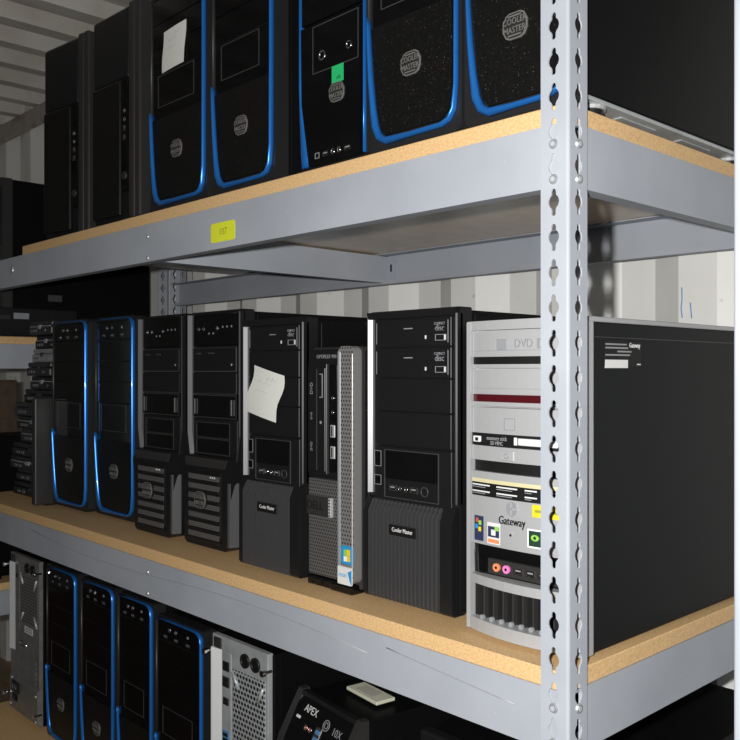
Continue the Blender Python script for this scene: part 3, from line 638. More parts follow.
# ------------------------------------------------------------------ F: silver media tower with black side
def silver_tower(loc, label):
    w, h, D = 0.181, 0.4185, 0.53
    r = thing('computer_tower', label, 'computer', loc)
    Z = lambda wz: wz + 0.3525
    b = MB().box(0.003, w - 0.004, 0.022, D, 0.008, h - 0.006, 0.001); b.build('case_body', 'body', r)
    sp = MB().box(w - 0.004, w - 0.0005, 0.026, D - 0.004, 0.006, h - 0.007, 0.0008).build('side_panel', 'side', r)
    MB().box(w - 0.0006, w + 0.0002, 0.030, D - 0.006, Z(0.0405), Z(0.0412)).build('panel_crease', 'line', sp)
    MB().box(0.0, w + 0.0005, 0.016, D, h - 0.0065, h, 0.001).build('top_cover', 'silver', r)
    MB().box(w - 0.005, w + 0.001, 0.006, 0.027, 0.004, h - 0.006, 0.001).build('corner_trim', 'silver', r)
    # label on the side panel
    b = MB(); y0, y1, z0, z1 = 0.053, 0.141, Z(0.0025), Z(0.0365); xx = w - 0.0005
    b.box(xx, xx + 0.0003, y0, y1, z0 + 0.002, z1, mi=0); b.box(xx, xx + 0.0005, y0 + 0.001, y0 + 0.055, z0, z0 + 0.0105, mi=1)
    b.text('Gateway', 0.0090, (xx + 0.0003, y1 - 0.016, z1 - 0.0048), '+x', 1, 0.85)
    for k, (a, c) in enumerate(((0.002, 0.052), (0.002, 0.056), (0.030, 0.064), (0.002, 0.060))): b.box(xx + 0.0003, xx + 0.0005, y0 + a, y0 + c, z1 - 0.0050 - 0.0045 * k, z1 - 0.0030 - 0.0045 * k, mi=2)
    b.box(xx + 0.0003, xx + 0.0005, y1 - 0.010, y1 - 0.001, z0 + 0.004, z0 + 0.0055, mi=1)
    q = b.build('sticker', ['void', 'white', 'greyprint'], sp); q['label'] = 'black printed sticker with a white strip'
    # front frame and faces
    fr = MB()
    for xa, xb in ((0.0, 0.0085), (w - 0.0085, w)): fr.prism([(xa, 0.02), (xa, 0.004), (xa + (0.002 if xa == 0 else 0), 0.0), (xb - (0.002 if xa else 0), 0.0), (xb, 0.004), (xb, 0.02)], 0.006, h - 0.002, 'z')
    fr.box(0.0085, w - 0.0085, 0.012, 0.02, 0.006, h - 0.002)
    fr.build('front_frame', 'silver', r)
    x0, x1 = 0.0095, w - 0.0095
    def bow(z0, z1, y, m, name, xa=x0, xb=x1, out=0.006, parent=r, n=10):
        """face plate that bulges slightly to the front"""
        P = [(xa + (xb - xa) * i / n, y - out * (1 - (2 * i / n - 1) ** 2)) for i in range(n + 1)]
        return MB().prism(P + [(xb, 0.014), (xa, 0.014)], z0, z1, 'z').build(name, m, parent)
    bow(Z(0.0525), h - 0.001, 0.002, 'silver', 'top_cap', 0.002, w - 0.002)
    # optical drive doors and their dark windows
    for (za, zt, s0, s1, sm) in ((0.0025, 0.0505, 0.0085, 0.0165, 'void'), (-0.0475, 0.0005, -0.0410, -0.0330, 'smoke'), (-0.0975, -0.0495, None, None, None)):
        d = bow(Z(za if s0 is None else s1 + 0.001), Z(zt), 0.0035, 'silver', 'drive_door')
        if s0 is not None:
            bow(Z(za), Z(s0 - 0.001), 0.0035, 'silver', 'drive_lip', parent=d); bow(Z(s0 - 0.001), Z(s1 + 0.001), 0.0058, sm, 'drive_window', parent=d)
            bow(Z(s1 + 0.0085), Z(s1 + 0.0092), 0.0030, 'greyprint', 'door_crease', parent=d)
    yf = -0.0030
    b = MB(); b.box(0.055, 0.073, yf - 0.0008, yf - 0.0002, Z(0.026), Z(0.040), 0.0005, 1); b.text('DVD', 0.0155, (0.099, yf, Z(0.0335)), mi=0, sx=0.9, ex=0.0012); frame(b, 0.120, 0.137, Z(0.027), Z(0.040), yf, 0.0028, 0.0012, 0)
    b.build('drive_logo', ['greyprint', 'silver_dark'], r)
    frame_b = MB(); frame(frame_b, 0.068, 0.086, Z(-0.078), Z(-0.062), yf, 0.0012, 0.0008); frame_b.build('drive_logo', 'silver_dark', r)
    cr = bow(Z(-0.0995), Z(-0.0835), 0.0030, 'void', 'card_reader')
    b = MB(); b.box(0.016, 0.028, -0.0035, 0.0, Z(-0.0955), Z(-0.0875), 0.0008, 0); b.box(0.020, 0.025, -0.0038, -0.0035, Z(-0.094), Z(-0.0895), mi=2); b.text('memory stick', 0.0080, (0.056, -0.0032, Z(-0.0895)), mi=1, sx=0.75, ex=0.0006); b.text('SD MMC', 0.0070, (0.056, -0.0032, Z(-0.0960)), mi=1, sx=0.8, ex=0.0006)
    b.box(0.084, 0.089, -0.0042, 0, Z(-0.0965), Z(-0.0865), 0.0005, 0); b.box(0.0905, 0.150, -0.0042, 0.0, Z(-0.0962), Z(-0.0872), 0.0008, 0)
    b.build('card_slot', ['white', 'greyprint', 'void'], cr)
    bp = bow(Z(-0.1195), Z(-0.1005), 0.0030, 'silver', 'button_panel')
    b = MB(); b.box(0.062, 0.084, -0.0045, -0.002, Z(-0.1175), Z(-0.1045), 0.0008); b.ring((0.073, -0.0045, Z(-0.111)), 0.0038, 0.0026, 0.0008, 14, 1); b.build('power_button', ['silver', 'silver_dark'], bp)
    bow(Z(-0.1345), Z(-0.1195), 0.0090, 'void', 'shadow_gap')
    mp = bow(Z(-0.2310), Z(-0.1345), 0.0015, 'silver', 'emblem_panel')
    def onbow(x): return 0.0015 - 0.006 * (1 - (2 * (x - x0) / (x1 - x0) - 1) ** 2)
    def plate(b, xa, xb, za, zt, mi, d=0.0003, n=6):
        """thin sticker following the bulge"""
        P = [(xa + (xb - xa) * i / n, onbow(xa + (xb - xa) * i / n) - d) for i in range(n + 1)]
        b.prism(P + [(p[0], p[1] + 0.0012) for p in P[::-1]], za, zt, 'z', mi)
    b = MB(); plate(b, 0.011, 0.166, Z(-0.1670), Z(-0.1490), 0); plate(b, 0.011, 0.166, Z(-0.1490), Z(-0.1440), 1)
    for xa, xb in ((0.012, 0.046), (0.056, 0.092), (0.102, 0.122), (0.132, 0.150)):
        for k, dz in enumerate((0.1515, 0.1550, 0.1600, 0.1632)): plate(b, xa, xb - (0.010 if k % 2 else 0.002), Z(-dz - (0.0018 if k % 2 == 0 else 0.0010)), Z(-dz), 2 if k % 2 == 0 else 3, 0.0007)
    q = b.build('sticker', ['void', 'gold', 'white', 'greyprint'], mp); q['label'] = 'long black printed sticker with a gold upper edge'
    b = MB(); P = [(0.0, 1), (0.75, 0.75), (0.95, 0.1), (0.7, -0.6), (0.1, -1), (-0.55, -0.75), (-0.9, -0.1), (-0.7, 0.7)]
    b.prism([(0.0815 + 0.0095 * u, Z(-0.1785) + 0.0095 * v) for u, v in P], onbow(0.08) - 0.002, onbow(0.08) + 0.002); b.box(0.0815, 0.0915, onbow(0.08) - 0.0026, onbow(0.08), Z(-0.1790), Z(-0.1768), mi=1); b.box(0.0805, 0.0825, onbow(0.08) - 0.0026, onbow(0.08), Z(-0.1860), Z(-0.1700), mi=1)
    b.build('emblem', ['silver_dark', 'silver'], mp)
    MB().text('Gateway', 0.0150, (0.0820, onbow(0.084) - 0.0005, Z(-0.1945)), sx=0.80, ex=0.0012).build('brand_lettering', 'void', mp)
    b = MB(); plate(b, 0.113, 0.166, Z(-0.1845), Z(-0.1690), 0); plate(b, 0.113, 0.166, Z(-0.1985), Z(-0.1845), 1); plate(b, 0.117, 0.160, Z(-0.1785), Z(-0.1750), 2, 0.0006)
    q = b.build('sticker', ['hazard', 'silver', 'olive'], mp); q['label'] = 'yellow and silver sticker half hidden by the post'
    b = MB(); plate(b, 0.0155, 0.0325, Z(-0.2270), Z(-0.1940), 0)
    for (u, v, k) in ((0.0205, -0.2000, 1), (0.0260, -0.2030, 2), (0.0195, -0.2085, 3), (0.0255, -0.2115, 4)): plate(b, u - 0.0022, u + 0.0026, Z(v - 0.0030), Z(v + 0.0030), k, 0.0007)
    q = b.build('sticker', ['navy', 'red', 'lime', 'sky', 'hazard'], mp); q['label'] = 'dark sticker with a four coloured flag'
    b = MB(); plate(b, 0.0395, 0.0620, Z(-0.2280), Z(-0.2000), 0); plate(b, 0.0410, 0.0605, Z(-0.2190), Z(-0.2050), 1, 0.0006); plate(b, 0.0410, 0.0605, Z(-0.2265), Z(-0.2215), 2, 0.0006); plate(b, 0.0470, 0.0545, Z(-0.2165), Z(-0.2090), 0, 0.0009); plate(b, 0.0530, 0.0600, Z(-0.2100), Z(-0.2040), 3, 0.0009)
    q = b.build('sticker', ['white', 'navy', 'orange', 'lime'], mp); q['label'] = 'white sticker with black and orange print'
    b = MB(); plate(b, 0.1060, 0.1290, Z(-0.2235), Z(-0.2000), 0); plate(b, 0.1080, 0.1270, Z(-0.2215), Z(-0.2020), 1, 0.0006)
    e = [(0.1175 + 0.0060 * math.cos(a), Z(-0.2105) + 0.0040 * math.sin(a)) for a in [2 * PI * k / 12 for k in range(12)]]
    b.prism(e, onbow(0.117) - 0.0012, onbow(0.117), mi=2); b.cyl((0.1175, onbow(0.117) - 0.0012, Z(-0.2105)), 0.0022, -0.0003, 'y', 10, 1)
    q = b.build('sticker', ['io', 'grid', 'lime'], mp); q['label'] = 'black and green square sticker with an eye mark'
    b = MB(); b.cyl((0.0800, onbow(0.08), Z(-0.2110)), 0.0040, -0.001, 'y', 14, 0); b.cyl((0.0800, onbow(0.08) - 0.001, Z(-0.2120)), 0.0018, -0.0003, 'y', 10, 1); b.build('lock', ['silver', 'void'], mp)
    # recessed port bay
    pb = MB().box(x0, x1, 0.0085, 0.014, Z(-0.2720), Z(-0.2310)).build('port_bay', 'gloss', r)
    b = MB().box(x0 + 0.026, x1 - 0.002, 0.003, 0.010, Z(-0.2690), Z(-0.2490), 0.001); pl = b.build('port_strip', 'charcoal', pb)
    b = MB().cyl((0.0520, 0.003, Z(-0.2590)), 0.0054, -0.003, 'y', 16); b.cyl((0.0520, 0.000, Z(-0.2590)), 0.0020, -0.0003, 'y', 10, 1); b.build('audio_jack', ['orange', 'void'], pl)
    b = MB().cyl((0.0680, 0.003, Z(-0.2590)), 0.0054, -0.003, 'y', 16); b.cyl((0.0680, 0.000, Z(-0.2590)), 0.0020, -0.0003, 'y', 10, 1); b.build('audio_jack', ['pink', 'void'], pl)
    for x in (0.0860, 0.1050, 0.1240): usb(pl, x, 0.003, Z(-0.2590), 0.014, 0.0085)
    MB().tube([(0.014, 0.004, Z(-0.268)), (0.0145, 0.002, Z(-0.240)), (0.020, 0.002, Z(-0.237)), (0.0215, 0.002, Z(-0.270))], 0.0007, 6).build('wire_loop', 'line', pb)
    bow(Z(-0.2840), Z(-0.2720), 0.0, 'silver', 'silver_lip', out=0.012)
    gb = MB().box(x0, x1, 0.0095, 0.014, Z(-0.3300), Z(-0.2840)).build('grille_bay', 'void', r)
    for k in range(9):
        xk = 0.030 + 0.0158 * k
        b = MB().box(xk, xk + 0.0020, 0.001, 0.010, Z(-0.3300), Z(-0.2850), 0.0004); b.cyl((xk + 0.001, 0.0005, Z(-0.3275)), 0.0034, -0.0040, 'y', 10, 1); b.build('grille_fin', ['charcoal', 'silver_dark'], gb)
    bow(0.006, Z(-0.3300), 0.0, 'silver', 'silver_foot', out=0.013)
    for x in (0.03, w - 0.03):
        for y in (0.07, D - 0.07): MB().cyl((x, y, 0), 0.012, 0.010, 'z', 14).build('foot', 'satin', r)
    return r

# ------------------------------------------------------------------ G: tower turned backwards
def rear_tower(loc, label, w, h, D, bright):
    r = thing('computer_tower', label, 'computer', loc)
    case_body(r, w + 0.010, h, D, 0.010); feet(r, w, D)
    pl, vn = ('galv', 'vent') if bright else ('galv_dull', 'vent_fine')
    MB().box(0.001, w, 0.0, 0.012, 0.012, h - 0.002, 0.001).build('back_plate', pl, r)
    MB().prism([(0.001, 0.001), (0.001, -0.004), (0.004, -0.0045), (0.034, 0.0), (0.034, 0.001)], 0.40 * h, h - 0.028, 'z').build('port_shield_edge', 'io', r)
    io = MB().box(0.036, 0.066, -0.0012, 0.001, 0.55 * h, h - 0.03, 0.0006).build('port_plate', 'galv' if bright else 'galv_dull', r)
    zt = h
    specs = ((0.055, 0.020, 0.018, 'satin'), (0.085, 0.022, 0.020, 'charcoal'), (0.122, 0.018, 0.014, 'charcoal'), (0.190, 0.022, 0.024, 'usb_blue')) if bright else ((0.06, 0.012, 0.012, 'charcoal'),)
    for dz, ww, hh, m in specs:
        b = MB().box(0.051 - ww / 2, 0.051 + ww / 2, -0.004, -0.001, zt - dz - hh / 2, zt - dz + hh / 2, 0.0008); b.box(0.051 - ww * 0.36, 0.051 + ww * 0.36, -0.0044, -0.004, zt - dz - hh * 0.34, zt - dz - hh * 0.06, mi=1); b.box(0.051 - ww * 0.36, 0.051 + ww * 0.36, -0.0044, -0.004, zt - dz + hh * 0.06, zt - dz + hh * 0.34, mi=1)
        b.build('port_block', [m, 'void'], io)
    x0, x1 = 0.072, w - 0.008
    va, vb = (0.44, 0.88) if bright else (0.60, 0.89)
    vp = MB().box(x0, x1, -0.0014, 0.001, va * h, vb * h, 0.0008).build('fan_vent', vn, r)
    for u, v, a in ((0.10, 0.90, -0.6), (0.88, 0.86, 0.5), (0.12, 0.10, 0.6), (0.90, 0.10, -0.6)):
        cx, cz = x0 + (x1 - x0) * u, (va + (vb - va) * v) * h; t = Vector((math.sin(a), math.cos(a))) * 0.017
        MB().tube([(cx - t.x, -0.002, cz - t.y), (cx + t.x, -0.002, cz + t.y)], 0.0035, 6).build('fan_mount', 'galv', vp)
    for u in (0.40, 0.72):
        b = MB().ring((x0 + (x1 - x0) * u, 0.0, h - 0.030), 0.0135, 0.0095, 0.004, 18, 0); b.cyl((x0 + (x1 - x0) * u, 0.0, h - 0.030), 0.010, -0.001, 'y', 16, 1); b.build('hose_grommet', ['satin', 'void'], r)
    MB().box(0.010, 0.034, -0.004, 0.0, h - 0.026, h - 0.006, 0.001).build('corner_block', 'charcoal', r)
    # expansion slots, then the power supply with its mains socket
    for k in range(5): MB().box(x0 + 0.002, x1 - 0.012, -0.002, 0.001, (0.40 - 0.030 * k) * h - 0.010, (0.40 - 0.030 * k) * h, 0.0008).build('slot_cover', pl, r)
    ps = MB().box(0.004, w - 0.002, -0.004, 0.001, 0.016, 0.235 * h, 0.0012).build('power_supply', pl, r)
    b = MB().box(0.024, 0.074, -0.008, -0.003, 0.150 * h, 0.215 * h, 0.002, 0, 2)
    for x in (0.037, 0.049, 0.061): b.box(x - 0.0014, x + 0.0014, -0.0092, -0.008, 0.170 * h, 0.197 * h, mi=1)
    b.build('mains_socket', ['satin', 'chrome'], ps)
    b = MB().box(0.030, 0.060, -0.008, -0.003, 0.095 * h, 0.140 * h, 0.0015); b.box(0.035, 0.055, -0.010, -0.008, 0.105 * h, 0.130 * h, 0.001, 1); b.build('rocker_switch', ['satin', 'charcoal'], ps)
    for x, z in ((0.012, 0.06), (w - 0.014, 0.05), (w - 0.014, 0.20), (0.02, 0.225)): MB().cyl((x, -0.004, z * h), 0.0042, -0.0022, 'y', 12, 0, 0.003).build('screw', 'bolt', ps)
    for x, z in ((-0.010, 0.92), (-0.012, 0.12), (w - 0.002, 0.93), (w - 0.002, 0.10)):
        b = MB().cyl((x + 0.006, 0.004, z * h), 0.003, -0.016, 'y', 10, 0); b.cyl((x + 0.006, -0.012, z * h), 0.0058, -0.006, 'y', 14, 0); b.build('thumb_screw', 'chrome', r)
    if bright:
        for xa, xb, za, zt2, m, lab in ((0.074, 0.094, 0.405, 0.455, 'hazard', 'small yellow warning sticker'), (0.048, 0.068, 0.415, 0.45, 'red', 'small red sticker'), (0.100, 0.152, 0.385, 0.425, 'white', 'white printed serial label')):
            b = MB().box(xa, xb, -0.0032, -0.001, za * h, zt2 * h, 0.0004); b.box(xa + 0.003, xb - 0.003, -0.0036, -0.0032, (za + 0.022) * h, (za + 0.026) * h, mi=1); b.build('sticker', [m, 'greyprint'], r)['label'] = lab
    else:
        b = MB().box(0.108, 0.160, -0.0032, -0.001, 0.545 * h, 0.585 * h, 0.0004); frame(b, 0.108, 0.160, 0.545 * h, 0.585 * h, -0.0032, 0.004, 0.0006, 1); b.box(0.118, 0.150, -0.0036, -0.0032, 0.56 * h, 0.57 * h, mi=1); b.build('sticker', ['greyprint', 'white'], r)
        b = MB().tube([(0.085, -0.004, 0.475 * h), (0.100, -0.012, 0.478 * h), (0.118, -0.010, 0.474 * h), (0.130, -0.004, 0.472 * h)], 0.005, 8); b.build('latch', 'chrome', r)
    return r

# ------------------------------------------------------------------ H: low black case with a bevelled top panel
def low_case(loc, label, rz):
    w, h, D = 0.190, 0.390, 0.42
    r = thing('computer_tower', label, 'computer', loc, rz)
    case_body(r, w, h, D, 0.05); feet(r, w, D)
    Zt = h; sl = [(0.0, 0.010), (0.050, 0.010), (0.050, h), (0.040, h), (0.0, h - 0.075), (-0.004, h - 0.090)]
    MB().prism([(y, z) for y, z in sl], 0.0, w, 'x').build('bezel', 'satin', r)
    for xa, xb in ((-0.004, 0.010), (w - 0.010, w + 0.004)): MB().prism([(-0.008, 0.004), (0.055, 0.004), (0.055, h + 0.002), (0.040, h + 0.002), (-0.002, h - 0.072), (-0.010, h - 0.095)], xa, xb, 'x').build('side_cheek', 'charcoal', r)
    MB().box(0.012, w - 0.012, -0.008, 0.0, 0.02, h - 0.115, 0.003).build('front_mesh', 'mesh_grey', r)
    # sloping control panel: built flat in a tilted holder
    cp = MB().box(0.012, w - 0.012, -0.001, 0.002, 0.0, 0.080, 0.0008).build('control_panel', 'gloss', r)
    cp.location = (0, -0.001, h - 0.077); cp.rotation_euler = (-math.atan2(0.040, 0.075), 0, 0)
    MB().text('APEX', 0.018, (0.058, -0.001, 0.064), sx=0.95).build('lettering', 'white', cp)
    b = MB(); b.ring((0.112, -0.001, 0.056), 0.0095, 0.0078, 0.0006, 20); b.ring((0.112, -0.001, 0.056), 0.0055, 0.0040, 0.0006, 16); b.text('10X', 0.018, (0.146, -0.001, 0.053), sx=0.9); b.build('lettering', 'greyprint', cp)
    for x in (0.030,): MB().box(x - 0.006, x + 0.006, -0.003, -0.001, 0.043, 0.048, 0.0006).build('led', 'white', cp)
    for x in (0.062, 0.075):
        b = MB().ring((x, -0.001, 0.036), 0.0050, 0.0030, 0.0015, 14, 0); b.cyl((x, -0.001, 0.036), 0.0032, -0.0004, 'y', 10, 1); b.build('audio_jack', ['chrome', 'red'], cp)
    b = MB().box(0.090, 0.108, -0.003, -0.001, 0.020, 0.048, 0.0008); b.box(0.093, 0.105, -0.0036, -0.003, 0.024, 0.031, mi=1); b.box(0.093, 0.105, -0.0036, -0.003, 0.036, 0.043, mi=1); b.build('usb_port', ['chrome', 'usb_blue'], cp)
    for x in (0.126, 0.140, 0.154): MB().box(x - 0.005, x + 0.005, -0.0025, -0.001, 0.024, 0.029, 0.0006).build('button', 'charcoal', cp)
    return r

# ------------------------------------------------------------------ the towers, shelf by shelf
zM = ZC + LEV['mid'] + BT; zT = ZC + LEV['top'] + BT; zL = ZC + LEV['low'] + BT
G1 = 'towers on the top shelf'; G2 = 'towers on the middle shelf'; G3 = 'towers on the lowest shelf'
# top shelf
plain_tower((-1.520, 0.015, zT), 'plain black tower with four ports in a column, leftmost on the top shelf', G1, 0.195, 0.475, 0.48, math.radians(7))
plain_tower((-1.262, 0.018, zT), 'plain black tower with a port column, second from left on the top shelf', G1, 0.195, 0.468, 0.48, math.radians(3))
blue_tower((-0.998, 0.014, zT), 'blue trimmed black tower with a white note stuck high on its front, top shelf', G1, 0.207)
blue_tower((-0.775, 0.014, zT), 'blue trimmed black tower between the noted tower and the green stickered one, top shelf', G1, 0.190)

def gloss_tower(loc, label):
    w, h, D = 0.158, 0.478, 0.50
    r = thing('computer_tower', label, 'computer', loc, 0, G1)
    case_body(r, w, h, D); feet(r, w, D)
    MB().prism(rrect(0, w, 0.006, h, 0.010), 0.010, 0.034).build('bezel', 'satin', r)
    zb = lambda wz: wz - 0.3101
    MB().box(0.010, w - 0.009, 0.002, 0.012, zb(0.545), h - 0.01, 0.001).build('upper_cover', 'gloss', r)
    fp = MB().prism([(0.010, zb(0.540)), (0.012, zb(0.42)), (0.030, 0.010), (w - 0.010, 0.010), (w - 0.009, zb(0.540))], 0.0005, 0.012).build('front_panel', 'gloss', r)
    b = MB(); frame(b, 0.040, w - 0.012, zb(0.462), zb(0.536), 0.0005, 0.0012, 0.0006); b.build('drive_bay_frame', 'line', fp)
    for x, z, rr in ((0.064, 0.486, 0.0078), (0.126, 0.486, 0.0062)):
        b = MB().ring((x, 0.0005, zb(z)), rr, rr * 0.74, 0.002, 20, 0); b.cyl((x, 0.0005, zb(z)), rr * 0.76, -0.0006, 'y', 18, 1); b.build('power_button' if rr > 0.007 else 'reset_button', ['chrome', 'gloss'], fp)
    badge(r, 0.098, 0.0005, zb(0.422), 0.0150)
    b = MB(); frame(b, 0.046, 0.056, zb(0.329), zb(0.338), 0.0005, 0.001, 0.0006); b.build('led', 'silver_dark', fp)
    usb(fp, 0.071, 0.0005, zb(0.3335), 0.013, 0.008); usb(fp, 0.122, 0.0005, zb(0.3335), 0.015, 0.008)
    jack(fp, 0.088, 0.0005, zb(0.3335), 0.0046); jack(fp, 0.103, 0.0005, zb(0.3335), 0.0046)
    b = MB(); b.ribbon([(0.006, h - 0.012, 0.0030), (0.006, zb(0.45), 0.0034), (0.0075, zb(0.42), 0.0048), (0.011, zb(0.38), 0.0085), (0.016, zb(0.34), 0.0130), (0.0195, zb(0.322), 0.0150)], 0.011, 0.000); b.build('blue_trim', 'blue', r)
    b = MB(); b.ribbon([(w - 0.005, h - 0.012, 0.0020), (w - 0.005, zb(0.40), 0.0020), (w - 0.005, 0.012, 0.0020)], 0.010, 0.003); b.build('blue_trim', 'blue', r)
    return r
gloss_tower((-0.518, 0.012, zT), 'narrow gloss black tower with a green sticker above its badge, top shelf')
blue_tower((-0.358, 0.010, zT), 'blue trimmed black tower right of the green stickered tower, top shelf', G1, 0.183)
t7 = blue_tower((-0.170, 0.010, zT), 'blue trimmed black tower with its bare side beside the near post, top shelf', G1, 0.166, D=0.56, tall=True)
# steel chassis rail and feet under the visible side of that tower
b = MB().box(0.005, 0.1630, 0.034, 0.552, 0.0165, 0.0215, 0.0008)
for y in (0.14, 0.30): b.box(0.030, 0.150, y, y + 0.09, 0.0150, 0.0165, 0.0007)
b.build('floor_pan', 'galv', t7)
for x in (0.022, 0.140):
    for y in (0.080, 0.47):
        b = MB().cyl((x, y, 0.0), 0.017, 0.012, 'z', 20, 0, 0.018); b.cyl((x, y, 0.012), 0.021, 0.005, 'z', 20, 1); b.build('case_foot', ['satin', 'silver'], t7)

# middle shelf
blue_tower((-1.633, 0.085, zM), 'blue trimmed black tower beside the laptop stack, middle shelf', G2, 0.205, letters=True)
blue_tower((-1.421, 0.100, zM), 'blue trimmed black tower touching the slotted grille tower, middle shelf', G2, 0.200)
angular_tower((-1.181, 0.086, zM), 'black tower with slotted grille and badge, just right of the blue trimmed pair', G2, 0.185)
angular_tower((-0.984, 0.092, zM), 'black tower with slotted grille and badge, next to the tower with the crooked note', G2, 0.187)
ribbed_tower((-0.7290, 0.052, zM), 'black ribbed tower with a crooked white note taped on its front', G2, 0.173, two=False)
slim_desktop((-0.5465, 0.056, zM), 'slim grey perforated desktop computer standing upright with blue and white stickers')
ribbed_tower((-0.4140, 0.066, zM), 'black ribbed tower with two optical drives, left of the silver tower', G2, 0.184, two=True)
silver_tower((-0.194, 0.046, zM), 'silver fronted tower with stickers and a black side panel behind the near post')

# lowest shelf
SB = 0.455 / 0.478
rear_tower((-1.905, 0.085, zL), 'grey tower turned backwards at the far left of the lowest shelf', 0.198, 0.452, 0.46, False)
blue_tower((-1.672, 0.085, zL), 'blue trimmed tower right of the grey backwards tower, lowest shelf', G3, 0.186, sz=SB)
blue_tower((-1.468, 0.085, zL), 'second blue trimmed tower from the left on the lowest shelf', G3, 0.180, sz=SB)
blue_tower((-1.277, 0.085, zL), 'third blue trimmed tower from the left on the lowest shelf', G3, 0.166, sz=SB)
blue_tower((-1.104, 0.085, zL), 'blue trimmed tower touching the bright backwards tower, lowest shelf', G3, 0.192, sz=SB * 0.965)
rear_tower((-0.875, 0.085, zL), 'bright silver tower turned backwards with perforated vent and yellow sticker, lowest shelf', 0.182, 0.450, 0.46, True)
low_case((-0.655, 0.085, zL), 'low black case with a sloping control panel, lowest shelf', math.radians(-8))

# wide black case beyond it, under the middle shelf's near end
def flat_case(loc, label, w, D, h, rz=0):
    r = thing('wide_case', label, 'computer', loc, rz)
    MB().box(0, w, 0.02, D, 0.008, h, 0.003).build('case_body', 'body', r)
    b = MB().box(0.0, w, 0.0, 0.022, 0.004, h + 0.002, 0.004, 0, 2); b.build('bezel', 'satin', r)
    MB().box(0.02, w * 0.5, -0.002, 0.002, h * 0.62, h * 0.85, 0.001).build('optical_drive', 'gloss', r)
    usb(r, w * 0.66, 0.0, h * 0.4); usb(r, w * 0.74, 0.0, h * 0.4); jack(r, w * 0.82, 0.0, h * 0.4)
    MB().cyl((w * 0.9, 0.0, h * 0.75), 0.008, -0.003, 'y', 16).build('power_button', 'charcoal', r)
    for x in (0.03, w - 0.03):
        for y in (0.06, D - 0.06): MB().cyl((x, y, 0), 0.012, 0.009, 'z', 12).build('foot', 'satin', r)
    return r
flat_case((-0.360, 0.13, zL), 'wide black case at the near end of the lowest shelf, right of the low case', 0.342, 0.53, 0.400)

# ------------------------------------------------------------------ things stuck on, stacked and beyond
def note(name, label, cat, C, y, m, cols=6, rows=8, amp=0.003, lines=True):
    """thin sheet from four corners (x,z) tl,tr,br,bl, slightly curled; stands off towards -y"""
    tl, tr, br, bl = [Vector(c) for c in C]; vs = []; fs = []
    for j in range(rows + 1):
        for i in range(cols + 1):
            u, v = i / cols, j / rows; p = tl.lerp(tr, u).lerp(bl.lerp(br, u), v)
            p = p + (tr - tl) * (0.05 * math.sin(v * PI * 2.2) * (1 if amp > 0.004 else 0.35))
            vs.append((p.x, y - amp * (0.15 + math.sin(PI * u * 0.9) * 0.4 + 0.8 * v * v * u), p.y))
    n = cols + 1
    for j in range(rows):
        for i in range(cols): fs.append((j * n + i, j * n + i + 1, (j + 1) * n + i + 1, (j + 1) * n + i))
    k = len(vs); vs2 = vs + [(a, b + 0.0002, c) for a, b, c in vs]
    f2 = fs + [tuple(q + k for q in f[::-1]) for f in fs]
    rim = [i for i in range(n)] + [j * n + cols for j in range(1, rows + 1)] + [rows * n + i for i in range(cols - 1, -1, -1)] + [j * n for j in range(rows - 1, 0, -1)]
    f2 += [(rim[i], rim[i - 1], rim[i - 1] + k, rim[i] + k) for i in range(len(rim))]
    b = MB(); b.add(vs2, f2, 0, False)
    if lines:
        for a, c, v, am in ((0.22, 0.68, 0.28, 0.010), (0.50, 0.80, 0.17, 0.016), (0.25, 0.6, 0.47, 0.006)):
            pts = []
            for s in range(9):
                u = a + (c - a) * s / 8; vv = v + am * math.sin(s * 2.1) * 3; p = tl.lerp(tr, u).lerp(bl.lerp(br, u), vv)
                pts.append((p.x, y - amp * (0.15 + math.sin(PI * u * 0.9) * 0.4 + 0.8 * vv * vv * u) - 0.0003, p.y))
            b.tube(pts, 0.0003, 4, 1)
    return tag(b.build(name, [m, 'ink']), label, cat)
note('paper_note', 'white paper note stuck high on a blue trimmed tower', 'note', [(-0.940, ZC + 0.660), (-0.857, ZC + 0.663), (-0.863, ZC + 0.583), (-0.948, ZC + 0.582)], 0.0165, 'paper', amp=0.003)
note('paper_note', 'crooked white paper note taped over the bays of a ribbed tower', 'note', [(-0.693, ZC + 0.009), (-0.605, ZC - 0.010), (-0.625, ZC - 0.090), (-0.721, ZC - 0.073)], 0.056, 'paper', amp=0.006)
b = MB().box(-0.432, -0.405, 0.0118, 0.0124, ZC + 0.4365, ZC + 0.4630, 0.0002); b.text('ok', 0.010, (-0.416, 0.0118, ZC + 0.444), mi=1)
tag(b.build('green_sticker', ['green', 'grid']), 'small bright green paper sticker above a grey badge', 'sticker')
# leaflets on the low case
b = MB(); b.box(-0.046, 0.046, -0.020, 0.020, 0, 0.006, 0.001)
for k in range(5): b.box(-0.030, 0.020, 0.010 - 0.005 * k, 0.012 - 0.005 * k, 0.006, 0.0062, mi=1)
bk = b.build('leaflet', ['paper_old', 'greyprint']); bk.location = (-0.535, 0.190, zL + 0.3915); bk.rotation_euler = (0, 0, math.radians(-8))
tag(bk, 'small cream leaflet lying on the low black case', 'leaflet')

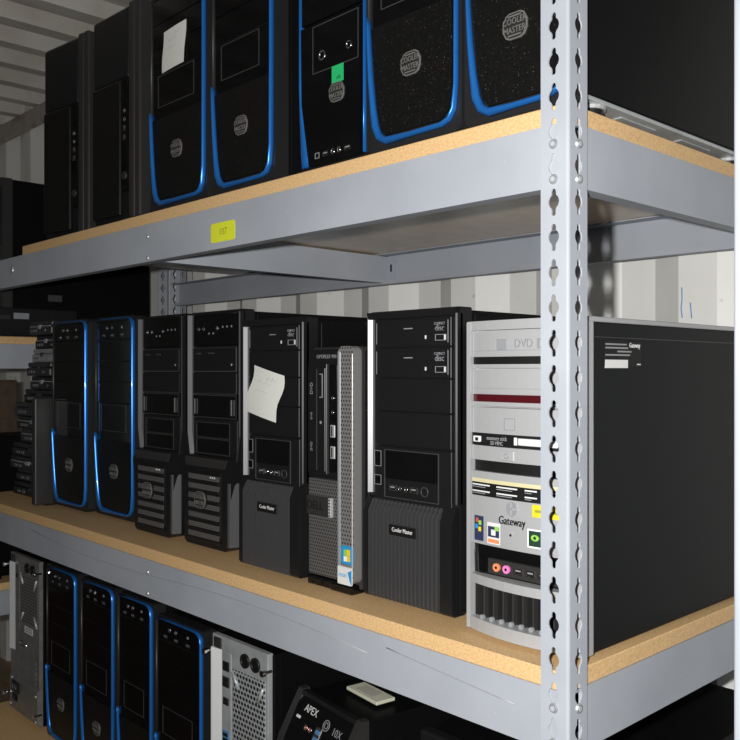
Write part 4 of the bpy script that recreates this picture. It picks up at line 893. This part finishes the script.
# stack of old laptops at the far end of the middle shelf
def laptop(loc, label, w, D, t, rz, m, light):
    r = thing('laptop', label, 'laptop', loc, rz, 'stacked laptops')
    MB().box(0, w, 0, D, 0, t * 0.60, 0.004, 0, 2).build('base', m, r)
    MB().box(0.002, w - 0.002, 0.003, D - 0.002, t * 0.62, t, 0.004, 0, 2).build('lid', m, r)
    b = MB().box(w * 0.45, w * 0.55, -0.0025, 0.006, t * 0.42, t * 0.72, 0.001); b.build('latch', 'silver_dark' if light else 'charcoal', r)
    usb(r, w * 0.18, 0.0, t * 0.30, 0.016, 0.006, ('greyprint', 'void', 'line')); usb(r, w * 0.30, 0.0, t * 0.30, 0.016, 0.006, ('greyprint', 'void', 'line')); jack(r, w * 0.76, 0.0, t * 0.30, 0.004)
    if light: MB().box(w * 0.05, w * 0.95, -0.0012, 0.004, t * 0.57, t * 0.65, 0.0006).build('edge_strip', 'silver_dark', r)
    return r
spec = [(-1.945, 0.27, 'satin', 0), (-1.950, 0.27, 'charcoal', 0), (-1.948, 0.275, 'satin', 1), (-1.935, 0.265, 'satin', 0), (-1.920, 0.25, 'charcoal', 1), (-1.912, 0.235, 'satin', 1),
        (-1.905, 0.235, 'charcoal', 0), (-1.885, 0.215, 'satin', 0), (-1.835, 0.165, 'satin', 1), (-1.815, 0.145, 'charcoal', 0), (-1.812, 0.145, 'silver_dark', 0), (-1.812, 0.145, 'satin', 1), (-1.805, 0.14, 'charcoal', 1)]
word = ['lowest', 'second', 'third', 'fourth', 'fifth', 'sixth', 'seventh', 'eighth', 'ninth', 'tenth', 'eleventh', 'twelfth', 'topmost']
tone = {'satin': 'black', 'charcoal': 'charcoal', 'silver_dark': 'grey'}
zs = zM
for i, (x, w, m, lt) in enumerate(spec):
    t = 0.0365 if i != 4 else 0.040
    lab = f'closed {tone[m]} laptop, {word[i]} from the bottom of the tall stack' if i not in (0, 12) else f'closed {tone[m]} laptop, {word[i]} in the tall stack'
    laptop((x, 0.105 + 0.012 * math.sin(i * 1.9), zs), lab, w, 0.20, t, math.radians(1.5 * math.sin(i * 2.3)), m, lt); zs += t + 0.0005
# slim panel stood on edge in front of the stack
r = thing('upright_panel', 'thin dark grey panel standing on edge between the laptop stack and first tower', 'panel', (-1.655, 0.045, zM))
MB().box(0, 0.018, 0, 0.19, 0.004, 0.280, 0.003, 0, 2).build('shell', 'charcoal', r); MB().box(-0.002, 0.0, 0.0, 0.19, 0.006, 0.278).build('back_plate', 'satin', r)
for y in (0.03, 0.15): MB().box(-0.002, 0.014, y, y + 0.025, 0, 0.006, 0.001).build('foot', 'satin', r)

# far rack: a tall black tower, and a flat player in front of it
zN = ZC + NZ + BT
r = thing('computer_tower', 'tall black tower with a bare side standing on the far rack', 'computer', (-2.285, 0.13, zN))
case_body(r, 0.185, 0.485, 0.50); feet(r, 0.185, 0.50)
MB().prism(rrect(0, 0.185, 0.008, 0.485, 0.008), 0.004, 0.034).build('bezel', 'charcoal', r)
for k in range(4): MB().box(0.015, 0.170, 0.0, 0.006, 0.28 + 0.045 * k, 0.323 + 0.045 * k, 0.001).build('drive_bay_cover', 'satin', r)
MB().box(0.030, 0.155, 0.001, 0.006, 0.05, 0.25, 0.004).build('lower_panel', 'matte', r)
b = MB().box(0.1828, 0.1832, 0.145, 0.190, 0.115, 0.135); b.build('sticker', 'line', r)
r = thing('flat_drive', 'small black box with a pale grey sticker, at the front corner of the far rack', 'drive', (-2.090, 0.145, zN))
r.location = (-2.094, 0.08, zN)
MB().box(0, 0.060, 0.0, 0.26, 0.0, 0.085, 0.003).build('shell', 'satin', r)
MB().box(0.0598, 0.0606, 0.062, 0.108, 0.052, 0.070).build('sticker', 'silver_dark', r)
MB().box(0.0598, 0.0606, 0.020, 0.052, 0.050, 0.062).build('vent', 'charcoal', r)

r = thing('computer_tower', 'black tower low on the far rack, at the left edge behind the laptop stack', 'computer', (-2.290, 0.06, ZC - 0.66 + BT))
case_body(r, 0.185, 0.44, 0.50); feet(r, 0.185, 0.50)
MB().prism(rrect(0, 0.185, 0.008, 0.44, 0.008), 0.004, 0.034).build('bezel', 'satin', r)
for k in range(4): MB().box(0.015, 0.170, 0.0, 0.006, 0.25 + 0.042 * k, 0.290 + 0.042 * k, 0.001).build('drive_bay_cover', 'satin', r)

r = thing('post_stand_in', 'tall dark brown box standing in for a far rack post, at the left edge', 'box', (-2.66, 0.07, ZC - 0.66 + BT))  # added box in place of the far rack's dark back post
M['post_stand_in'] = mat('dark_brown_stand_in', (0.10, 0.065, 0.04), 0.8, 0, noise=(40, (0.07, 0.045, 0.03), 0.4, 0.7, (1, 1, 1)))
MB().box(0, 0.22, 0, 0.24, 0, 0.600, 0.003).build('stand_in_body', 'post_stand_in', r)
MB().box(0.002, 0.109, 0.001, 0.239, 0.600, 0.604).build('flap', 'post_stand_in', r); MB().box(0.111, 0.218, 0.001, 0.239, 0.600, 0.604).build('flap', 'post_stand_in', r)
MB().box(0.090, 0.130, -0.0006, 0.2406, 0.560, 0.6046).build('tape', 'gold', r)
